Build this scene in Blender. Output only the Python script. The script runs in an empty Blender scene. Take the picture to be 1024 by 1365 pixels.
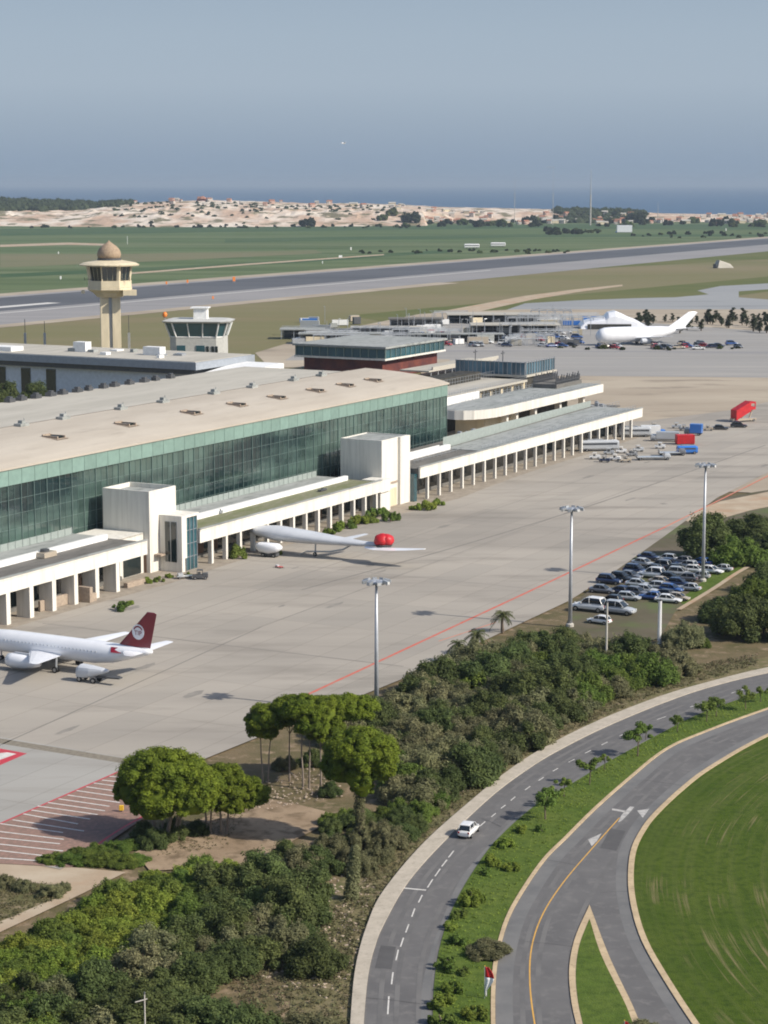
import bpy, bmesh, math, random
from mathutils import Vector, Matrix, Euler, noise
R = math.radians
rnd = random.Random(7)
scene = bpy.context.scene
col = scene.collection

# ------------------------------------------------------------------ survey
F, CH = 2700.0, 85.0                     # focal length in photo pixels, camera height
TH = math.atan(437.5 / F)
cT, sT = math.cos(TH), math.sin(TH)
def at(u, v, z=0.0):
    """point of the world at height z that was surveyed at photo position u, v"""
    a = (u - 512) / F; b = -(v - 682.5) / F
    dy, dz = cT + b * sT, -sT + b * cT
    t = (z - CH) / dz
    return Vector((a * t, dy * t, z))
AZ = R(28.06)
E1 = Vector((math.sin(AZ), math.cos(AZ), 0)); E2 = Vector((math.cos(AZ), -math.sin(AZ), 0))
O = at(158, 789)
ROTZ = math.pi / 2 - AZ
def SP(S, P, z=0.0):                     # airport grid: S along the terminal, P towards the apron
    return Vector((O.x, O.y, z)) + E1 * S + E2 * P
def toSP(p):
    d = p - O; return d.x * E1.x + d.y * E1.y, d.x * E2.x + d.y * E2.y

# ------------------------------------------------------------------ materials
MATS = {}
def nodes(m):
    m.use_nodes = True
    nt = m.node_tree; return nt, nt.nodes, nt.links
def mat(name, base, base2=None, scale=1.0, rough=0.7, bump=0.0, bscale=None, metal=0.0, spec=None, detail=6,
        island=0.0, objvar=0.0, coords='Object', stretch=None, rot=0.0, lo=0.35, hi=0.65, base3=None, s3=None, lo3=.5, hi3=.7,
        transl=0.0, emit=0, coat=0):
    m = bpy.data.materials.new(name); MATS[name] = m
    nt, N, L = nodes(m)
    b = N['Principled BSDF']
    b.inputs['Roughness'].default_value = rough; b.inputs['Metallic'].default_value = metal
    if spec is None and rough >= .8: spec = .12
    if spec is not None: b.inputs['Specular IOR Level'].default_value = spec
    if coat: b.inputs['Coat Weight'].default_value = coat
    tc = N.new('ShaderNodeTexCoord'); mp = N.new('ShaderNodeMapping')
    mp.inputs['Rotation'].default_value = (0, 0, rot)
    if stretch: mp.inputs['Scale'].default_value = stretch
    L.new(tc.outputs[coords], mp.inputs['Vector'])
    out = None
    def rgb(c): 
        n = N.new('ShaderNodeRGB'); n.outputs[0].default_value = (*c, 1); return n.outputs[0]
    def noisefac(sc, lo, hi, det=detail):
        n = N.new('ShaderNodeTexNoise'); n.inputs['Scale'].default_value = sc; n.inputs['Detail'].default_value = det
        n.inputs['Roughness'].default_value = .6
        L.new(mp.outputs[0], n.inputs['Vector'])
        r = N.new('ShaderNodeMapRange'); r.inputs[1].default_value = lo; r.inputs[2].default_value = hi
        L.new(n.outputs['Fac'], r.inputs[0]); return r.outputs[0]
    def mix(f, a, c):
        x = N.new('ShaderNodeMix'); x.data_type = 'RGBA'
        L.new(f, x.inputs[0]); L.new(a, x.inputs[6]); L.new(c, x.inputs[7]); return x.outputs[2]
    out = rgb(base)
    if base2 is not None: out = mix(noisefac(scale, lo, hi), out, rgb(base2))
    if base3 is not None: out = mix(noisefac(s3 or scale * 4, lo3, hi3), out, rgb(base3))
    if island or objvar:
        hsv = N.new('ShaderNodeHueSaturation'); L.new(out, hsv.inputs['Color'])
        acc = None
        if island:
            g = N.new('ShaderNodeNewGeometry'); r = N.new('ShaderNodeMapRange')
            r.inputs[3].default_value = 1 - island; r.inputs[4].default_value = 1 + island
            L.new(g.outputs['Random Per Island'], r.inputs[0]); acc = r.outputs[0]
        if objvar:
            g = N.new('ShaderNodeObjectInfo'); r = N.new('ShaderNodeMapRange')
            r.inputs[3].default_value = 1 - objvar; r.inputs[4].default_value = 1 + objvar
            L.new(g.outputs['Random'], r.inputs[0])
            if acc is None: acc = r.outputs[0]
            else:
                mm = N.new('ShaderNodeMath'); mm.operation = 'MULTIPLY'; L.new(acc, mm.inputs[0]); L.new(r.outputs[0], mm.inputs[1]); acc = mm.outputs[0]
            h = N.new('ShaderNodeMapRange'); h.inputs[3].default_value = .5 - objvar * .07; h.inputs[4].default_value = .5 + objvar * .07
            w = N.new('ShaderNodeMath'); w.operation = 'FRACT'; w2 = N.new('ShaderNodeMath'); w2.operation = 'MULTIPLY'; w2.inputs[1].default_value = 7.31
            L.new(g.outputs['Random'], w2.inputs[0]); L.new(w2.outputs[0], w.inputs[0]); L.new(w.outputs[0], h.inputs[0]); L.new(h.outputs[0], hsv.inputs['Hue'])
        L.new(acc, hsv.inputs['Value']); out = hsv.outputs[0]
    L.new(out, b.inputs['Base Color'])
    if bump:
        n = N.new('ShaderNodeTexNoise'); n.inputs['Scale'].default_value = bscale or scale * 5; n.inputs['Detail'].default_value = 4
        L.new(mp.outputs[0], n.inputs['Vector'])
        bp = N.new('ShaderNodeBump'); bp.inputs['Distance'].default_value = bump; bp.inputs['Strength'].default_value = .8
        L.new(n.outputs['Fac'], bp.inputs['Height']); L.new(bp.outputs[0], b.inputs['Normal'])
    if transl:
        t = N.new('ShaderNodeBsdfTranslucent'); L.new(out, t.inputs[0])
        x = N.new('ShaderNodeMixShader'); x.inputs[0].default_value = transl
        L.new(b.outputs[0], x.inputs[1]); L.new(t.outputs[0], x.inputs[2])
        L.new(x.outputs[0], N['Material Output'].inputs[0])
    m['out'] = 1
    return m

def plain(name, c, rough=.6, **k):
    c2 = tuple(x * .86 for x in c)
    return mat(name, c, c2, scale=k.pop('scale', .8), rough=rough, **k)

# building materials
plain('white_paint', (.74, .71, .64), bump=.01, base3=(.47, .44, .38), s3=1.1, lo3=.50, hi3=.85, stretch=(1, 1, .07))
plain('cab_wall_shade', (.50, .50, .47), .6)  # white lowered to grey, putting the shade on the cab into its colour
plain('white_clean', (.82, .82, .80), .5)
plain('cream_wall', (.66, .57, .40), base3=(.52, .45, .31), s3=.3, stretch=(1, 1, .2))
plain('grey_fascia', (.30, .33, .37), .45)
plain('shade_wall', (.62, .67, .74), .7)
mat('roof_beige', (.46, .415, .35), (.40, .355, .295), scale=.09, rough=.85, base3=(.34, .30, .25), s3=.3, lo3=.58, hi3=.8, stretch=(.3, 1, 1), bump=.02, bscale=2)
mat('roof_pale', (.45, .425, .37), (.38, .36, .31), scale=.12, rough=.85, base3=(.33, .31, .27), s3=.4, lo3=.55, hi3=.8, stretch=(.2, 1, 1))
mat('roof_moss', (.20, .20, .13), (.14, .16, .07), scale=.2, rough=.95, base3=(.25, .23, .18), s3=1.2, lo3=.5, hi3=.7, stretch=(.3, 1, 1))
mat('roof_felt', (.13, .125, .115), (.18, .17, .155), scale=.3, rough=.9, stretch=(.2, 1, 1), base3=(.10, .10, .09), s3=1)
mat('roof_grey', (.27, .285, .27), (.34, .35, .34), scale=.25, rough=.8, stretch=(.3, 1, 1), base3=(.18, .19, .18), s3=.8)
mat('metal_grey', (.42, .44, .46), (.36, .38, .40), scale=1, rough=.4, metal=.5)
mat('metal_dark', (.05, .055, .06), (.08, .08, .085), scale=1, rough=.5)
mat('dark_recess', (.035, .035, .03), (.07, .065, .055), scale=.4, rough=.8)  # near-black colour stands in for the shade of deep recesses
mat('brown_door', (.14, .075, .04), (.10, .055, .03), scale=1, rough=.6)
mat('red_brick', (.17, .055, .04), (.09, .035, .035), scale=.2, rough=.8)
mat('stone_dome', (.38, .29, .20), (.27, .20, .14), scale=1.2, rough=.9, bump=.3, bscale=1.5)
mat('rubble', (.42, .34, .26), (.30, .24, .19), scale=1.5, rough=.95, bump=.1)
def glassy(name, c, rough=.08, isl=.5, bump=.05, bs=.08, spec=.9, c2=None):
    m = mat(name, c, c2 or tuple(x * .55 for x in c), scale=.05, rough=rough, spec=spec, island=isl, bump=bump, bscale=bs)
    return m
glassy('hall_glass', (.070, .112, .096), c2=(.009, .022, .023), bump=.25, bs=.05, isl=.22); MATS['hall_glass'].node_tree.nodes['Noise Texture'].inputs['Scale'].default_value = .030; MATS['hall_glass'].node_tree.nodes['Map Range'].inputs[1].default_value = .43; MATS['hall_glass'].node_tree.nodes['Map Range'].inputs[2].default_value = .56; MATS['hall_glass'].node_tree.nodes['Mapping'].inputs['Scale'].default_value = (.6, 1, 2.2)  # broad light and dark green patches are reflections painted into the colour
glassy('teal_glass', (.03, .10, .12), bump=.02, isl=.3)
glassy('blue_glass', (.10, .19, .25), bump=.03, isl=.3)
glassy('dark_glass', (.012, .022, .022), bump=.02, isl=.6)
plain('glass_band', (.20, .30, .26), .3, island=.07)
plain('glass_rail', (.30, .34, .32), .15, island=.15)
mat('mullion', (.17, .235, .215), (.12, .17, .155), scale=.5, rough=.4)
# vehicles
for n, c in dict(car_white=(.75, .75, .74), car_silver=(.42, .44, .46), car_black=(.02, .022, .025), car_blue=(.03, .09, .28), car_grey=(.14, .15, .17),
                 car_red=(.45, .02, .025), car_navy=(.02, .035, .09), truck_blue=(.03, .17, .55), tan_body=(.42, .36, .28)).items():
    mat(n, c, tuple(x * .92 for x in c), scale=.5, rough=.3, coat=.6)
mat('car_glass', (.012, .016, .02), (.02, .025, .03), scale=1, rough=.06, spec=.9)
mat('tyre', (.018, .018, .018), (.03, .03, .03), scale=3, rough=.9)
mat('rim', (.4, .41, .42), (.3, .3, .31), scale=3, rough=.35, metal=.8)
mat('lamp_glass', (.6, .6, .58), (.5, .5, .5), scale=3, rough=.15)
mat('tail_light', (.4, .02, .02), (.3, .01, .01), scale=3, rough=.2)
mat('plane_white', (.80, .81, .83), (.74, .75, .78), scale=.3, rough=.28, coat=.4)
mat('plane_grey', (.56, .58, .61), (.50, .52, .55), scale=.3, rough=.35)
mat('tail_maroon', (.23, .010, .025), (.19, .008, .02), scale=.4, rough=.3, coat=.3)
mat('bright_red', (.55, .015, .02), (.42, .01, .015), scale=.6, rough=.5)
mat('orange', (.75, .22, .02), (.6, .16, .02), scale=1, rough=.5)
mat('yellow', (.8, .5, .03), (.7, .4, .03), scale=1, rough=.5)
mat('galvanised', (.48, .50, .53), (.40, .42, .45), scale=.6, rough=.45, metal=.3)
mat('concrete_pole', (.50, .47, .42), (.38, .36, .32), scale=1, rough=.85, stretch=(1, 1, .2))
mat('wood_pole', (.22, .19, .16), (.15, .13, .11), scale=1, rough=.9, stretch=(1, 1, .1))
# vegetation
def leafmat(name, a, b, isl=.35, ov=.22, sc=.6, tr=.32): mat(name, a, b, scale=sc, rough=.75, spec=.2, island=isl, objvar=ov, transl=tr)
leafmat('leaf_pine', (.165, .205, .018), (.090, .130, .014), ov=.08, sc=.35)
leafmat('leaf_dark', (.105, .132, .040), (.064, .088, .028))
leafmat('leaf_olive', (.185, .182, .090), (.125, .130, .060))
leafmat('leaf_green', (.140, .195, .036), (.085, .128, .024))
leafmat('leaf_lime', (.200, .245, .036), (.125, .175, .026))
leafmat('leaf_wood', (.050, .062, .026), (.032, .042, .020))
leafmat('leaf_palm', (.050, .070, .018), (.085, .090, .030), tr=.15)
leafmat('leaf_dry', (.16, .13, .07), (.09, .09, .04))
mat('bark', (.16, .125, .095), (.09, .07, .055), scale=2, rough=.95, bump=.05, stretch=(1, 1, .2))
mat('bark_pale', (.28, .235, .19), (.15, .12, .10), scale=2, rough=.95, bump=.05, stretch=(1, 1, .2))

# ground materials
mat('sea', (.020, .065, .135), (.026, .078, .15), scale=.0006, rough=.35, spec=.25, bump=.6, bscale=.02, stretch=(.3, 1, 1))
mat('far_field', (.082, .125, .048), (.130, .155, .078), scale=.004, rough=.95, base3=(.055, .085, .030), s3=.013, lo3=.45, hi3=.7, stretch=(.16, 1, 1), rot=-.1)
mat('field_brown', (.17, .155, .09), (.13, .14, .07), scale=.006, rough=.95, stretch=(.2, 1, 1))
mat('field_dark', (.045, .085, .035), (.07, .105, .045), scale=.01, rough=.95, stretch=(.2, 1, 1))
mat('strip_grass', (.195, .165, .095), (.135, .138, .055), scale=.006, rough=.95, base3=(.21, .165, .10), s3=.012, lo3=.5, hi3=.72, stretch=(.22, 1, 1), rot=-.35, bump=.3, bscale=.2)
mat('green_verge', (.085, .105, .030), (.13, .13, .05), scale=.01, rough=.95, stretch=(.25, 1, 1), rot=-.3)
mat('dirt', (.40, .345, .27), (.31, .26, .20), scale=.02, rough=.95, base3=(.22, .185, .145), s3=.05, lo3=.55, hi3=.7, stretch=(.4, 1, 1))
mat('sand', (.33, .25, .17), (.24, .175, .115), scale=.12, rough=.95, base3=(.15, .11, .07), s3=.4, lo3=.48, hi3=.66, bump=.05, bscale=3)  # dark patches mix bare soil with shade put into the colour
mat('pale_soil', (.33, .29, .235), (.25, .215, .175), scale=.3, rough=.95, base3=(.19, .155, .12), s3=.9, lo3=.55, hi3=.7)
mat('pale_path', (.43, .36, .27), (.35, .27, .19), scale=.15, rough=.9, base3=(.38, .24, .15), s3=.06, lo3=.5, hi3=.7, bump=.02, bscale=4)
mat('scrub_soil', (.165, .125, .075), (.095, .085, .040), scale=.16, rough=.95, base3=(.27, .20, .135), s3=.33, lo3=.54, hi3=.68, bump=.12, bscale=2.5)
mat('dry_verge', (.175, .145, .08), (.10, .10, .042), scale=.22, rough=.95, base3=(.26, .20, .135), s3=.8, lo3=.52, hi3=.7, bump=.1, bscale=3)
mat('kerb_pale', (.45, .40, .33), (.37, .33, .27), scale=.5, rough=.85, base3=(.30, .27, .22), s3=2, lo3=.55, hi3=.75)
mat('kerb_tan', (.50, .39, .25), (.40, .31, .20), scale=.4, rough=.85, base3=(.28, .21, .13), s3=1.6, lo3=.55, hi3=.75)
mat('paint_white', (.60, .58, .54), (.40, .385, .36), scale=1.2, rough=.7, lo=.45, hi=.75)
mat('paint_worn', (.46, .44, .41), (.28, .27, .26), scale=1.2, rough=.7, lo=.4, hi=.65)
mat('paint_yellow', (.60, .33, .06), (.42, .25, .07), scale=.8, rough=.7, lo=.45, hi=.75)
mat('paint_red', (.55, .09, .05), (.42, .16, .12), scale=.6, rough=.7)
mat('paint_orange', (.55, .17, .10), (.42, .22, .16), scale=.12, rough=.7, lo=.45, hi=.7)
mat('paint_crimson', (.50, .03, .05), (.42, .05, .06), scale=.6, rough=.6)
mat('hatch_ground', (.25, .165, .13), (.20, .14, .115), scale=.3, rough=.85, base3=(.30, .185, .15), s3=1.4, lo3=.45, hi3=.65)
mat('joint', (.17, .155, .14), (.21, .195, .175), scale=.2, rough=.9)
mat('joint_brick', (.24, .215, .17), (.17, .15, .12), scale=1.5, rough=.9)

def asphalt(name, c1, c2, c3, s=.05, tile=0, rot=0.0, st=(.15, 1, 1), wheel=None):
    """paved surface; long soft wear streaks along the traffic direction, optional slab grid"""
    m = mat(name, c1, c2, scale=s, rough=.85, base3=c3, s3=s * 5, lo3=.52, hi3=.74, stretch=st, rot=rot, bump=.01, bscale=s * 60)
    if tile:
        nt, N, L = nodes(m); b = N['Principled BSDF']; src = b.inputs['Base Color'].links[0].from_socket
        tc = N.new('ShaderNodeTexCoord'); mp = N.new('ShaderNodeMapping'); mp.inputs['Rotation'].default_value = (0, 0, rot)
        L.new(tc.outputs['Object'], mp.inputs['Vector'])
        br = N.new('ShaderNodeTexBrick'); br.offset = 0; br.inputs['Scale'].default_value = 1
        br.inputs['Brick Width'].default_value = tile * 3.2; br.inputs['Row Height'].default_value = tile
        br.inputs['Mortar Size'].default_value = .07; br.inputs['Mortar Smooth'].default_value = .6
        br.inputs['Color1'].default_value = (.93, .93, .93, 1); br.inputs['Color2'].default_value = (1.04, 1.03, 1.02, 1); br.inputs['Mortar'].default_value = (.66, .64, .62, 1)
        L.new(mp.outputs[0], br.inputs['Vector'])
        x = N.new('ShaderNodeMix'); x.data_type = 'RGBA'; x.blend_type = 'MULTIPLY'; x.inputs[0].default_value = 1
        L.new(src, x.inputs[6]); L.new(br.outputs['Color'], x.inputs[7]); L.new(x.outputs[2], b.inputs['Base Color'])
    return m
asphalt('apron_concrete', (.365, .335, .290), (.270, .248, .218), (.225, .205, .178), s=.022, tile=7.5, rot=-ROTZ, st=(.22, 1, 1))
asphalt('apron_pale', (.35, .34, .315), (.32, .31, .285), (.28, .265, .24), s=.05, tile=7.5, rot=-ROTZ)
asphalt('taxi_pave', (.30, .29, .275), (.26, .25, .235), (.35, .33, .30), s=.02, st=(.1, 1, 1))
asphalt('taxi_far', (.24, .25, .255), (.29, .295, .295), (.20, .205, .21), s=.01, st=(.2, 1, 1))
asphalt('runway_dark', (.085, .09, .10), (.11, .115, .125), (.065, .067, .075), s=.008, rot=-ROTZ, st=(.06, 1, 1))
asphalt('runway_shoulder', (.23, .225, .225), (.27, .26, .255), (.19, .19, .19), s=.01, rot=-ROTZ, st=(.06, 1, 1))
asphalt('road', (.140, .136, .134), (.112, .109, .109), (.17, .163, .157), s=.12, st=(1, 1, 1))
asphalt('shoulder', (.175, .172, .168), (.13, .13, .13), (.17, .168, .162), s=.15, st=(1, 1, 1))
mat('lot_ground', (.13, .108, .08), (.09, .083, .05), scale=.08, rough=.95, base3=(.10, .12, .05), s3=.06, lo3=.5, hi3=.62)
mat('lawn', (.072, .115, .018), (.105, .140, .028), scale=.12, rough=.95, base3=(.050, .080, .014), s3=.8, lo3=.42, hi3=.7, bump=.12, bscale=5)
mat('lawn_path', (.085, .11, .04), (.15, .13, .08), scale=.2, rough=.95)

# round lawn: mowing arcs of dry straw around the roundabout's centre
CENTRE = Vector((150, 224, 0))
def mown():
    m = mat('mown_lawn', (.044, .076, .007), (.066, .096, .012), scale=.06, rough=.95, base3=(.030, .054, .006), s3=.9, lo3=.45, hi3=.7, bump=.12, bscale=5)
    nt, N, L = nodes(m); b = N['Principled BSDF']; src = b.inputs['Base Color'].links[0].from_socket
    g = N.new('ShaderNodeNewGeometry'); sub = N.new('ShaderNodeVectorMath'); sub.operation = 'SUBTRACT'
    c = CENTRE; sub.inputs[1].default_value = (c.x, c.y, 0); L.new(g.outputs['Position'], sub.inputs[0])
    ln = N.new('ShaderNodeVectorMath'); ln.operation = 'LENGTH'; L.new(sub.outputs[0], ln.inputs[0])
    sx = N.new('ShaderNodeSeparateXYZ'); L.new(sub.outputs[0], sx.inputs[0])
    an = N.new('ShaderNodeMath'); an.operation = 'ARCTAN2'; L.new(sx.outputs[1], an.inputs[0])
    ng = N.new('ShaderNodeMath'); ng.operation = 'MULTIPLY'; ng.inputs[1].default_value = -1; L.new(sx.outputs[0], ng.inputs[0]); L.new(ng.outputs[0], an.inputs[1])
    def layer(rs, as_, lo, hi, off):
        cb = N.new('ShaderNodeCombineXYZ')
        a = N.new('ShaderNodeMath'); a.operation = 'MULTIPLY'; a.inputs[1].default_value = rs; L.new(ln.outputs['Value'], a.inputs[0])
        d = N.new('ShaderNodeMath'); d.operation = 'MULTIPLY'; d.inputs[1].default_value = as_; L.new(an.outputs[0], d.inputs[0])
        L.new(a.outputs[0], cb.inputs[0]); L.new(d.outputs[0], cb.inputs[1]); cb.inputs[2].default_value = off
        n = N.new('ShaderNodeTexNoise'); n.inputs['Scale'].default_value = 1; n.inputs['Detail'].default_value = 3; L.new(cb.outputs[0], n.inputs[0])
        r = N.new('ShaderNodeMapRange'); r.inputs[1].default_value = lo; r.inputs[2].default_value = hi; L.new(n.outputs['Fac'], r.inputs[0]); return r.outputs[0]
    f1 = layer(2.6, 6, .54, .68, 0); f2 = layer(.13, 7, .48, .62, 4)
    mu = N.new('ShaderNodeMath'); mu.operation = 'MULTIPLY'; L.new(f1, mu.inputs[0]); L.new(f2, mu.inputs[1])
    mx = N.new('ShaderNodeMix'); mx.data_type = 'RGBA'; L.new(mu.outputs[0], mx.inputs[0]); L.new(src, mx.inputs[6]); mx.inputs[7].default_value = (.17, .145, .07, 1)
    f3 = layer(.8, 1.2, .45, .7, 9); m3 = N.new('ShaderNodeMath'); m3.operation = 'MULTIPLY'; m3.inputs[1].default_value = .3; L.new(f3, m3.inputs[0])
    my = N.new('ShaderNodeMix'); my.data_type = 'RGBA'; L.new(m3.outputs[0], my.inputs[0]); L.new(mx.outputs[2], my.inputs[6]); my.inputs[7].default_value = (.11, .125, .04, 1)
    L.new(my.outputs[2], b.inputs['Base Color'])
mown()

# ------------------------------------------------------------------ mesh builder
class MB:
    def __init__(s): s.v = []; s.f = []; s.sm = False
    def quad(s, *p):
        n = len(s.v); s.v += [tuple(q) for q in p]; s.f.append(tuple(range(n, n + len(p)))); return s
    def box(s, x0, x1, y0, y1, z0, z1):
        n = len(s.v)
        s.v += [(x, y, z) for z in (z0, z1) for (x, y) in ((x0, y0), (x1, y0), (x1, y1), (x0, y1))]
        s.f += [tuple(n + i for i in q) for q in ((0, 3, 2, 1), (4, 5, 6, 7), (0, 1, 5, 4), (1, 2, 6, 5), (2, 3, 7, 6), (3, 0, 4, 7))]
        return s
    def prism(s, pts, z0, z1):                       # polygon (x, y) extruded in z
        n = len(s.v); k = len(pts)
        s.v += [(p[0], p[1], z0) for p in pts] + [(p[0], p[1], z1) for p in pts]
        s.f.append(tuple(n + i for i in reversed(range(k)))); s.f.append(tuple(n + k + i for i in range(k)))
        s.f += [(n + i, n + (i + 1) % k, n + k + (i + 1) % k, n + k + i) for i in range(k)]
        return s
    def rings(s, rings, cap=True, closed=True):
        k = len(rings[0]); n = len(s.v)
        for r in rings: s.v += [tuple(p) for p in r]
        for i in range(len(rings) - 1):
            for j in range(k if closed else k - 1):
                a = n + i * k + j; b = n + i * k + (j + 1) % k
                s.f.append((a, b, b + k, a + k))
        if cap:
            s.f.append(tuple(n + j for j in reversed(range(k)))); s.f.append(tuple(n + (len(rings) - 1) * k + j for j in range(k)))
        return s
    def tube(s, p0, p1, r0, r1=None, n=8):
        r1 = r0 if r1 is None else r1
        p0 = Vector(p0); p1 = Vector(p1); d = (p1 - p0).normalized()
        a = d.orthogonal().normalized(); b = d.cross(a)
        s.rings([[p + (a * math.cos(t) + b * math.sin(t)) * r for t in [2 * math.pi * j / n for j in range(n)]] for p, r in ((p0, r0), (p1, r1))])
        return s
    def path(s, pts, rads, n=6):
        pts = [Vector(p) for p in pts]; rg = []
        up = None
        for i, p in enumerate(pts):
            d = (pts[min(i + 1, len(pts) - 1)] - pts[max(i - 1, 0)]).normalized()
            a = (up - d * up.dot(d)).normalized() if up is not None else d.orthogonal().normalized()
            up = a; b = d.cross(a)
            rg.append([p + (a * math.cos(2 * math.pi * j / n) + b * math.sin(2 * math.pi * j / n)) * rads[i] for j in range(n)])
        return s.rings(rg)
    def lathe(s, prof, n=24, c=(0, 0)):
        return s.rings([[(c[0] + r * math.cos(2 * math.pi * j / n), c[1] + r * math.sin(2 * math.pi * j / n), z) for j in range(n)] for r, z in prof])
    def blob(s, c, r, seed=0, amp=.2, sub=2):
        bm = bmesh.new(); bmesh.ops.create_icosphere(bm, subdivisions=sub, radius=1)
        n = len(s.v)
        for q in bm.verts:
            d = q.co.normalized(); k = 1 + amp * noise.noise(d * 1.7 + Vector((seed * 3.1, seed, 0)))
            s.v.append((c[0] + d.x * r[0] * k, c[1] + d.y * r[1] * k, c[2] + d.z * r[2] * k))
        s.f += [tuple(n + q.index for q in f.verts) for f in bm.faces]; bm.free(); return s
    def build(s, name, m, parent=None, smooth=False, recalc=True, bevel=0, flip=None):
        me = bpy.data.meshes.new(name)
        v = s.v if flip is None else [flip(p) for p in s.v]
        me.from_pydata(v, [], s.f)
        if recalc:
            bm = bmesh.new(); bm.from_mesh(me); bmesh.ops.recalc_face_normals(bm, faces=bm.faces); bm.to_mesh(me); bm.free()
        me.materials.append(MATS[m] if isinstance(m, str) else m)
        if smooth: me.shade_smooth() if hasattr(me, 'shade_smooth') else None
        o = bpy.data.objects.new(name, me); col.objects.link(o)
        if parent is not None: o.parent = parent
        if bevel:
            b = o.modifiers.new('bevel', 'BEVEL'); b.width = bevel; b.segments = 2; b.limit_method = 'ANGLE'; b.angle_limit = R(40)
        return o

def tag(o, label, cat, group=None):
    o['label'] = label; o['category'] = cat
    if group: o['group'] = group
    return o
def thing(name, label, cat, loc, rz=0.0, group=None):
    o = bpy.data.objects.new(name, None); col.objects.link(o); o.location = loc; o.rotation_euler = (0, 0, rz)
    o.empty_display_size = 1
    return tag(o, label, cat, group)
def struct(o, kind='structure'):
    o['kind'] = kind; return o
def kids(o): return list(o.children)
def copy_tree(o, loc=None, rz=None, sc=None, label=None, cat=None, group=None, mats=None, parent=None):
    c = o.copy(); col.objects.link(c)
    if parent is not None: c.parent = parent
    if loc is not None: c.location = loc
    if rz is not None: c.rotation_euler = (0, 0, rz)
    if sc is not None: c.scale = sc if hasattr(sc, '__len__') else (sc, sc, sc)
    if label: c['label'] = label
    if cat: c['category'] = cat
    if group: c['group'] = group
    for ch in CH_OF.get(o.name, kids(o)):
        d = copy_tree(ch, parent=c, mats=mats); CH_OF.setdefault(c.name, []).append(d)
    if mats and c.type == 'MESH':
        m = mats.get(c.name.split('.')[0])
        if m: c.material_slots[0].link = 'OBJECT'; c.material_slots[0].material = MATS[m]
    CH_OF.setdefault(c.name, [])
    return c
CH_OF = {}
PROTOS = []
def proto_done(o):                                   # remember the children of a prototype that gets copied
    CH_OF[o.name] = [c for c in col.objects if c.parent == o]
    for c in CH_OF[o.name]: CH_OF[c.name] = [d for d in col.objects if d.parent == c]
    PROTOS.append(o); return o
def drop_protos():
    for o in PROTOS:
        for c in [c for c in col.objects if c.parent == o]:
            for d in [d for d in col.objects if d.parent == c]: bpy.data.objects.remove(d)
            bpy.data.objects.remove(c)
        bpy.data.objects.remove(o)

def sheet(name, pts, z, m, kind='structure'):
    """flat sheet; pts are world vectors or photo survey pairs"""
    b = MB(); b.quad(*[(p[0], p[1], 0) for p in pts])
    o = b.build(name, m, recalc=False); o.location.z = z
    me = o.data
    bm = bmesh.new(); bm.from_mesh(me); bmesh.ops.triangulate(bm, faces=bm.faces)
    for f in bm.faces:
        if f.normal.z < 0: f.normal_flip()
    bm.to_mesh(me); bm.free()
    return struct(o, kind)
def px(*ps): return [at(*p) for p in ps]
def smooth_line(pts, step=2.0):
    """Catmull-Rom through surveyed ground points"""
    P = [p.copy() for p in pts]; P = [P[0] * 2 - P[1]] + P + [P[-1] * 2 - P[-2]]
    out = []
    for i in range(1, len(P) - 2):
        a, b, c, d = P[i - 1], P[i], P[i + 1], P[i + 2]
        n = max(2, int((c - b).length / step))
        for k in range(n):
            t = k / n
            out.append(.5 * ((2 * b) + (c - a) * t + (2 * a - 5 * b + 4 * c - d) * t * t + (3 * b - a - 3 * c + d) * t ** 3))
    out.append(P[-2]); return out
def resamp(L, n):
    d = [0]
    for i in range(1, len(L)): d.append(d[-1] + (L[i] - L[i - 1]).length)
    out = []; j = 0
    for k in range(n):
        t = d[-1] * k / (n - 1)
        while j < len(L) - 2 and d[j + 1] < t: j += 1
        s = (t - d[j]) / max(1e-6, d[j + 1] - d[j]); out.append(L[j].lerp(L[j + 1], min(1, s)))
    return out
def band(name, L1, L2, z, m, z0=None, n=160):
    a, b = resamp(L1, n), resamp(L2, n); mb = MB()
    for i in range(n - 1):
        mb.quad((a[i].x, a[i].y, z), (b[i].x, b[i].y, z), (b[i + 1].x, b[i + 1].y, z), (a[i + 1].x, a[i + 1].y, z))
        if z0 is not None:
            for q in (a, b): mb.quad((q[i].x, q[i].y, z0), (q[i + 1].x, q[i + 1].y, z0), (q[i + 1].x, q[i + 1].y, z), (q[i].x, q[i].y, z))
    o = mb.build(name, m, recalc=False)
    me = o.data; bm = bmesh.new(); bm.from_mesh(me); bmesh.ops.remove_doubles(bm, verts=bm.verts, dist=.0005)
    bmesh.ops.recalc_face_normals(bm, faces=bm.faces)
    if sum(f.normal.z * f.calc_area() for f in bm.faces) < 0:
        for f in bm.faces: f.normal_flip()
    bm.to_mesh(me); bm.free()
    return struct(o)
def offset(L, d):
    out = []
    for i, p in enumerate(L):
        t = (L[min(i + 1, len(L) - 1)] - L[max(i - 1, 0)]).normalized(); out.append(p + Vector((t.y, -t.x, 0)) * d)
    return out
def ribbon(name, L, w, z, m, n=None): return band(name, offset(L, -w / 2), offset(L, w / 2), z, m, n=n or max(4, int(len(L))))

exec_order = []
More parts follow.
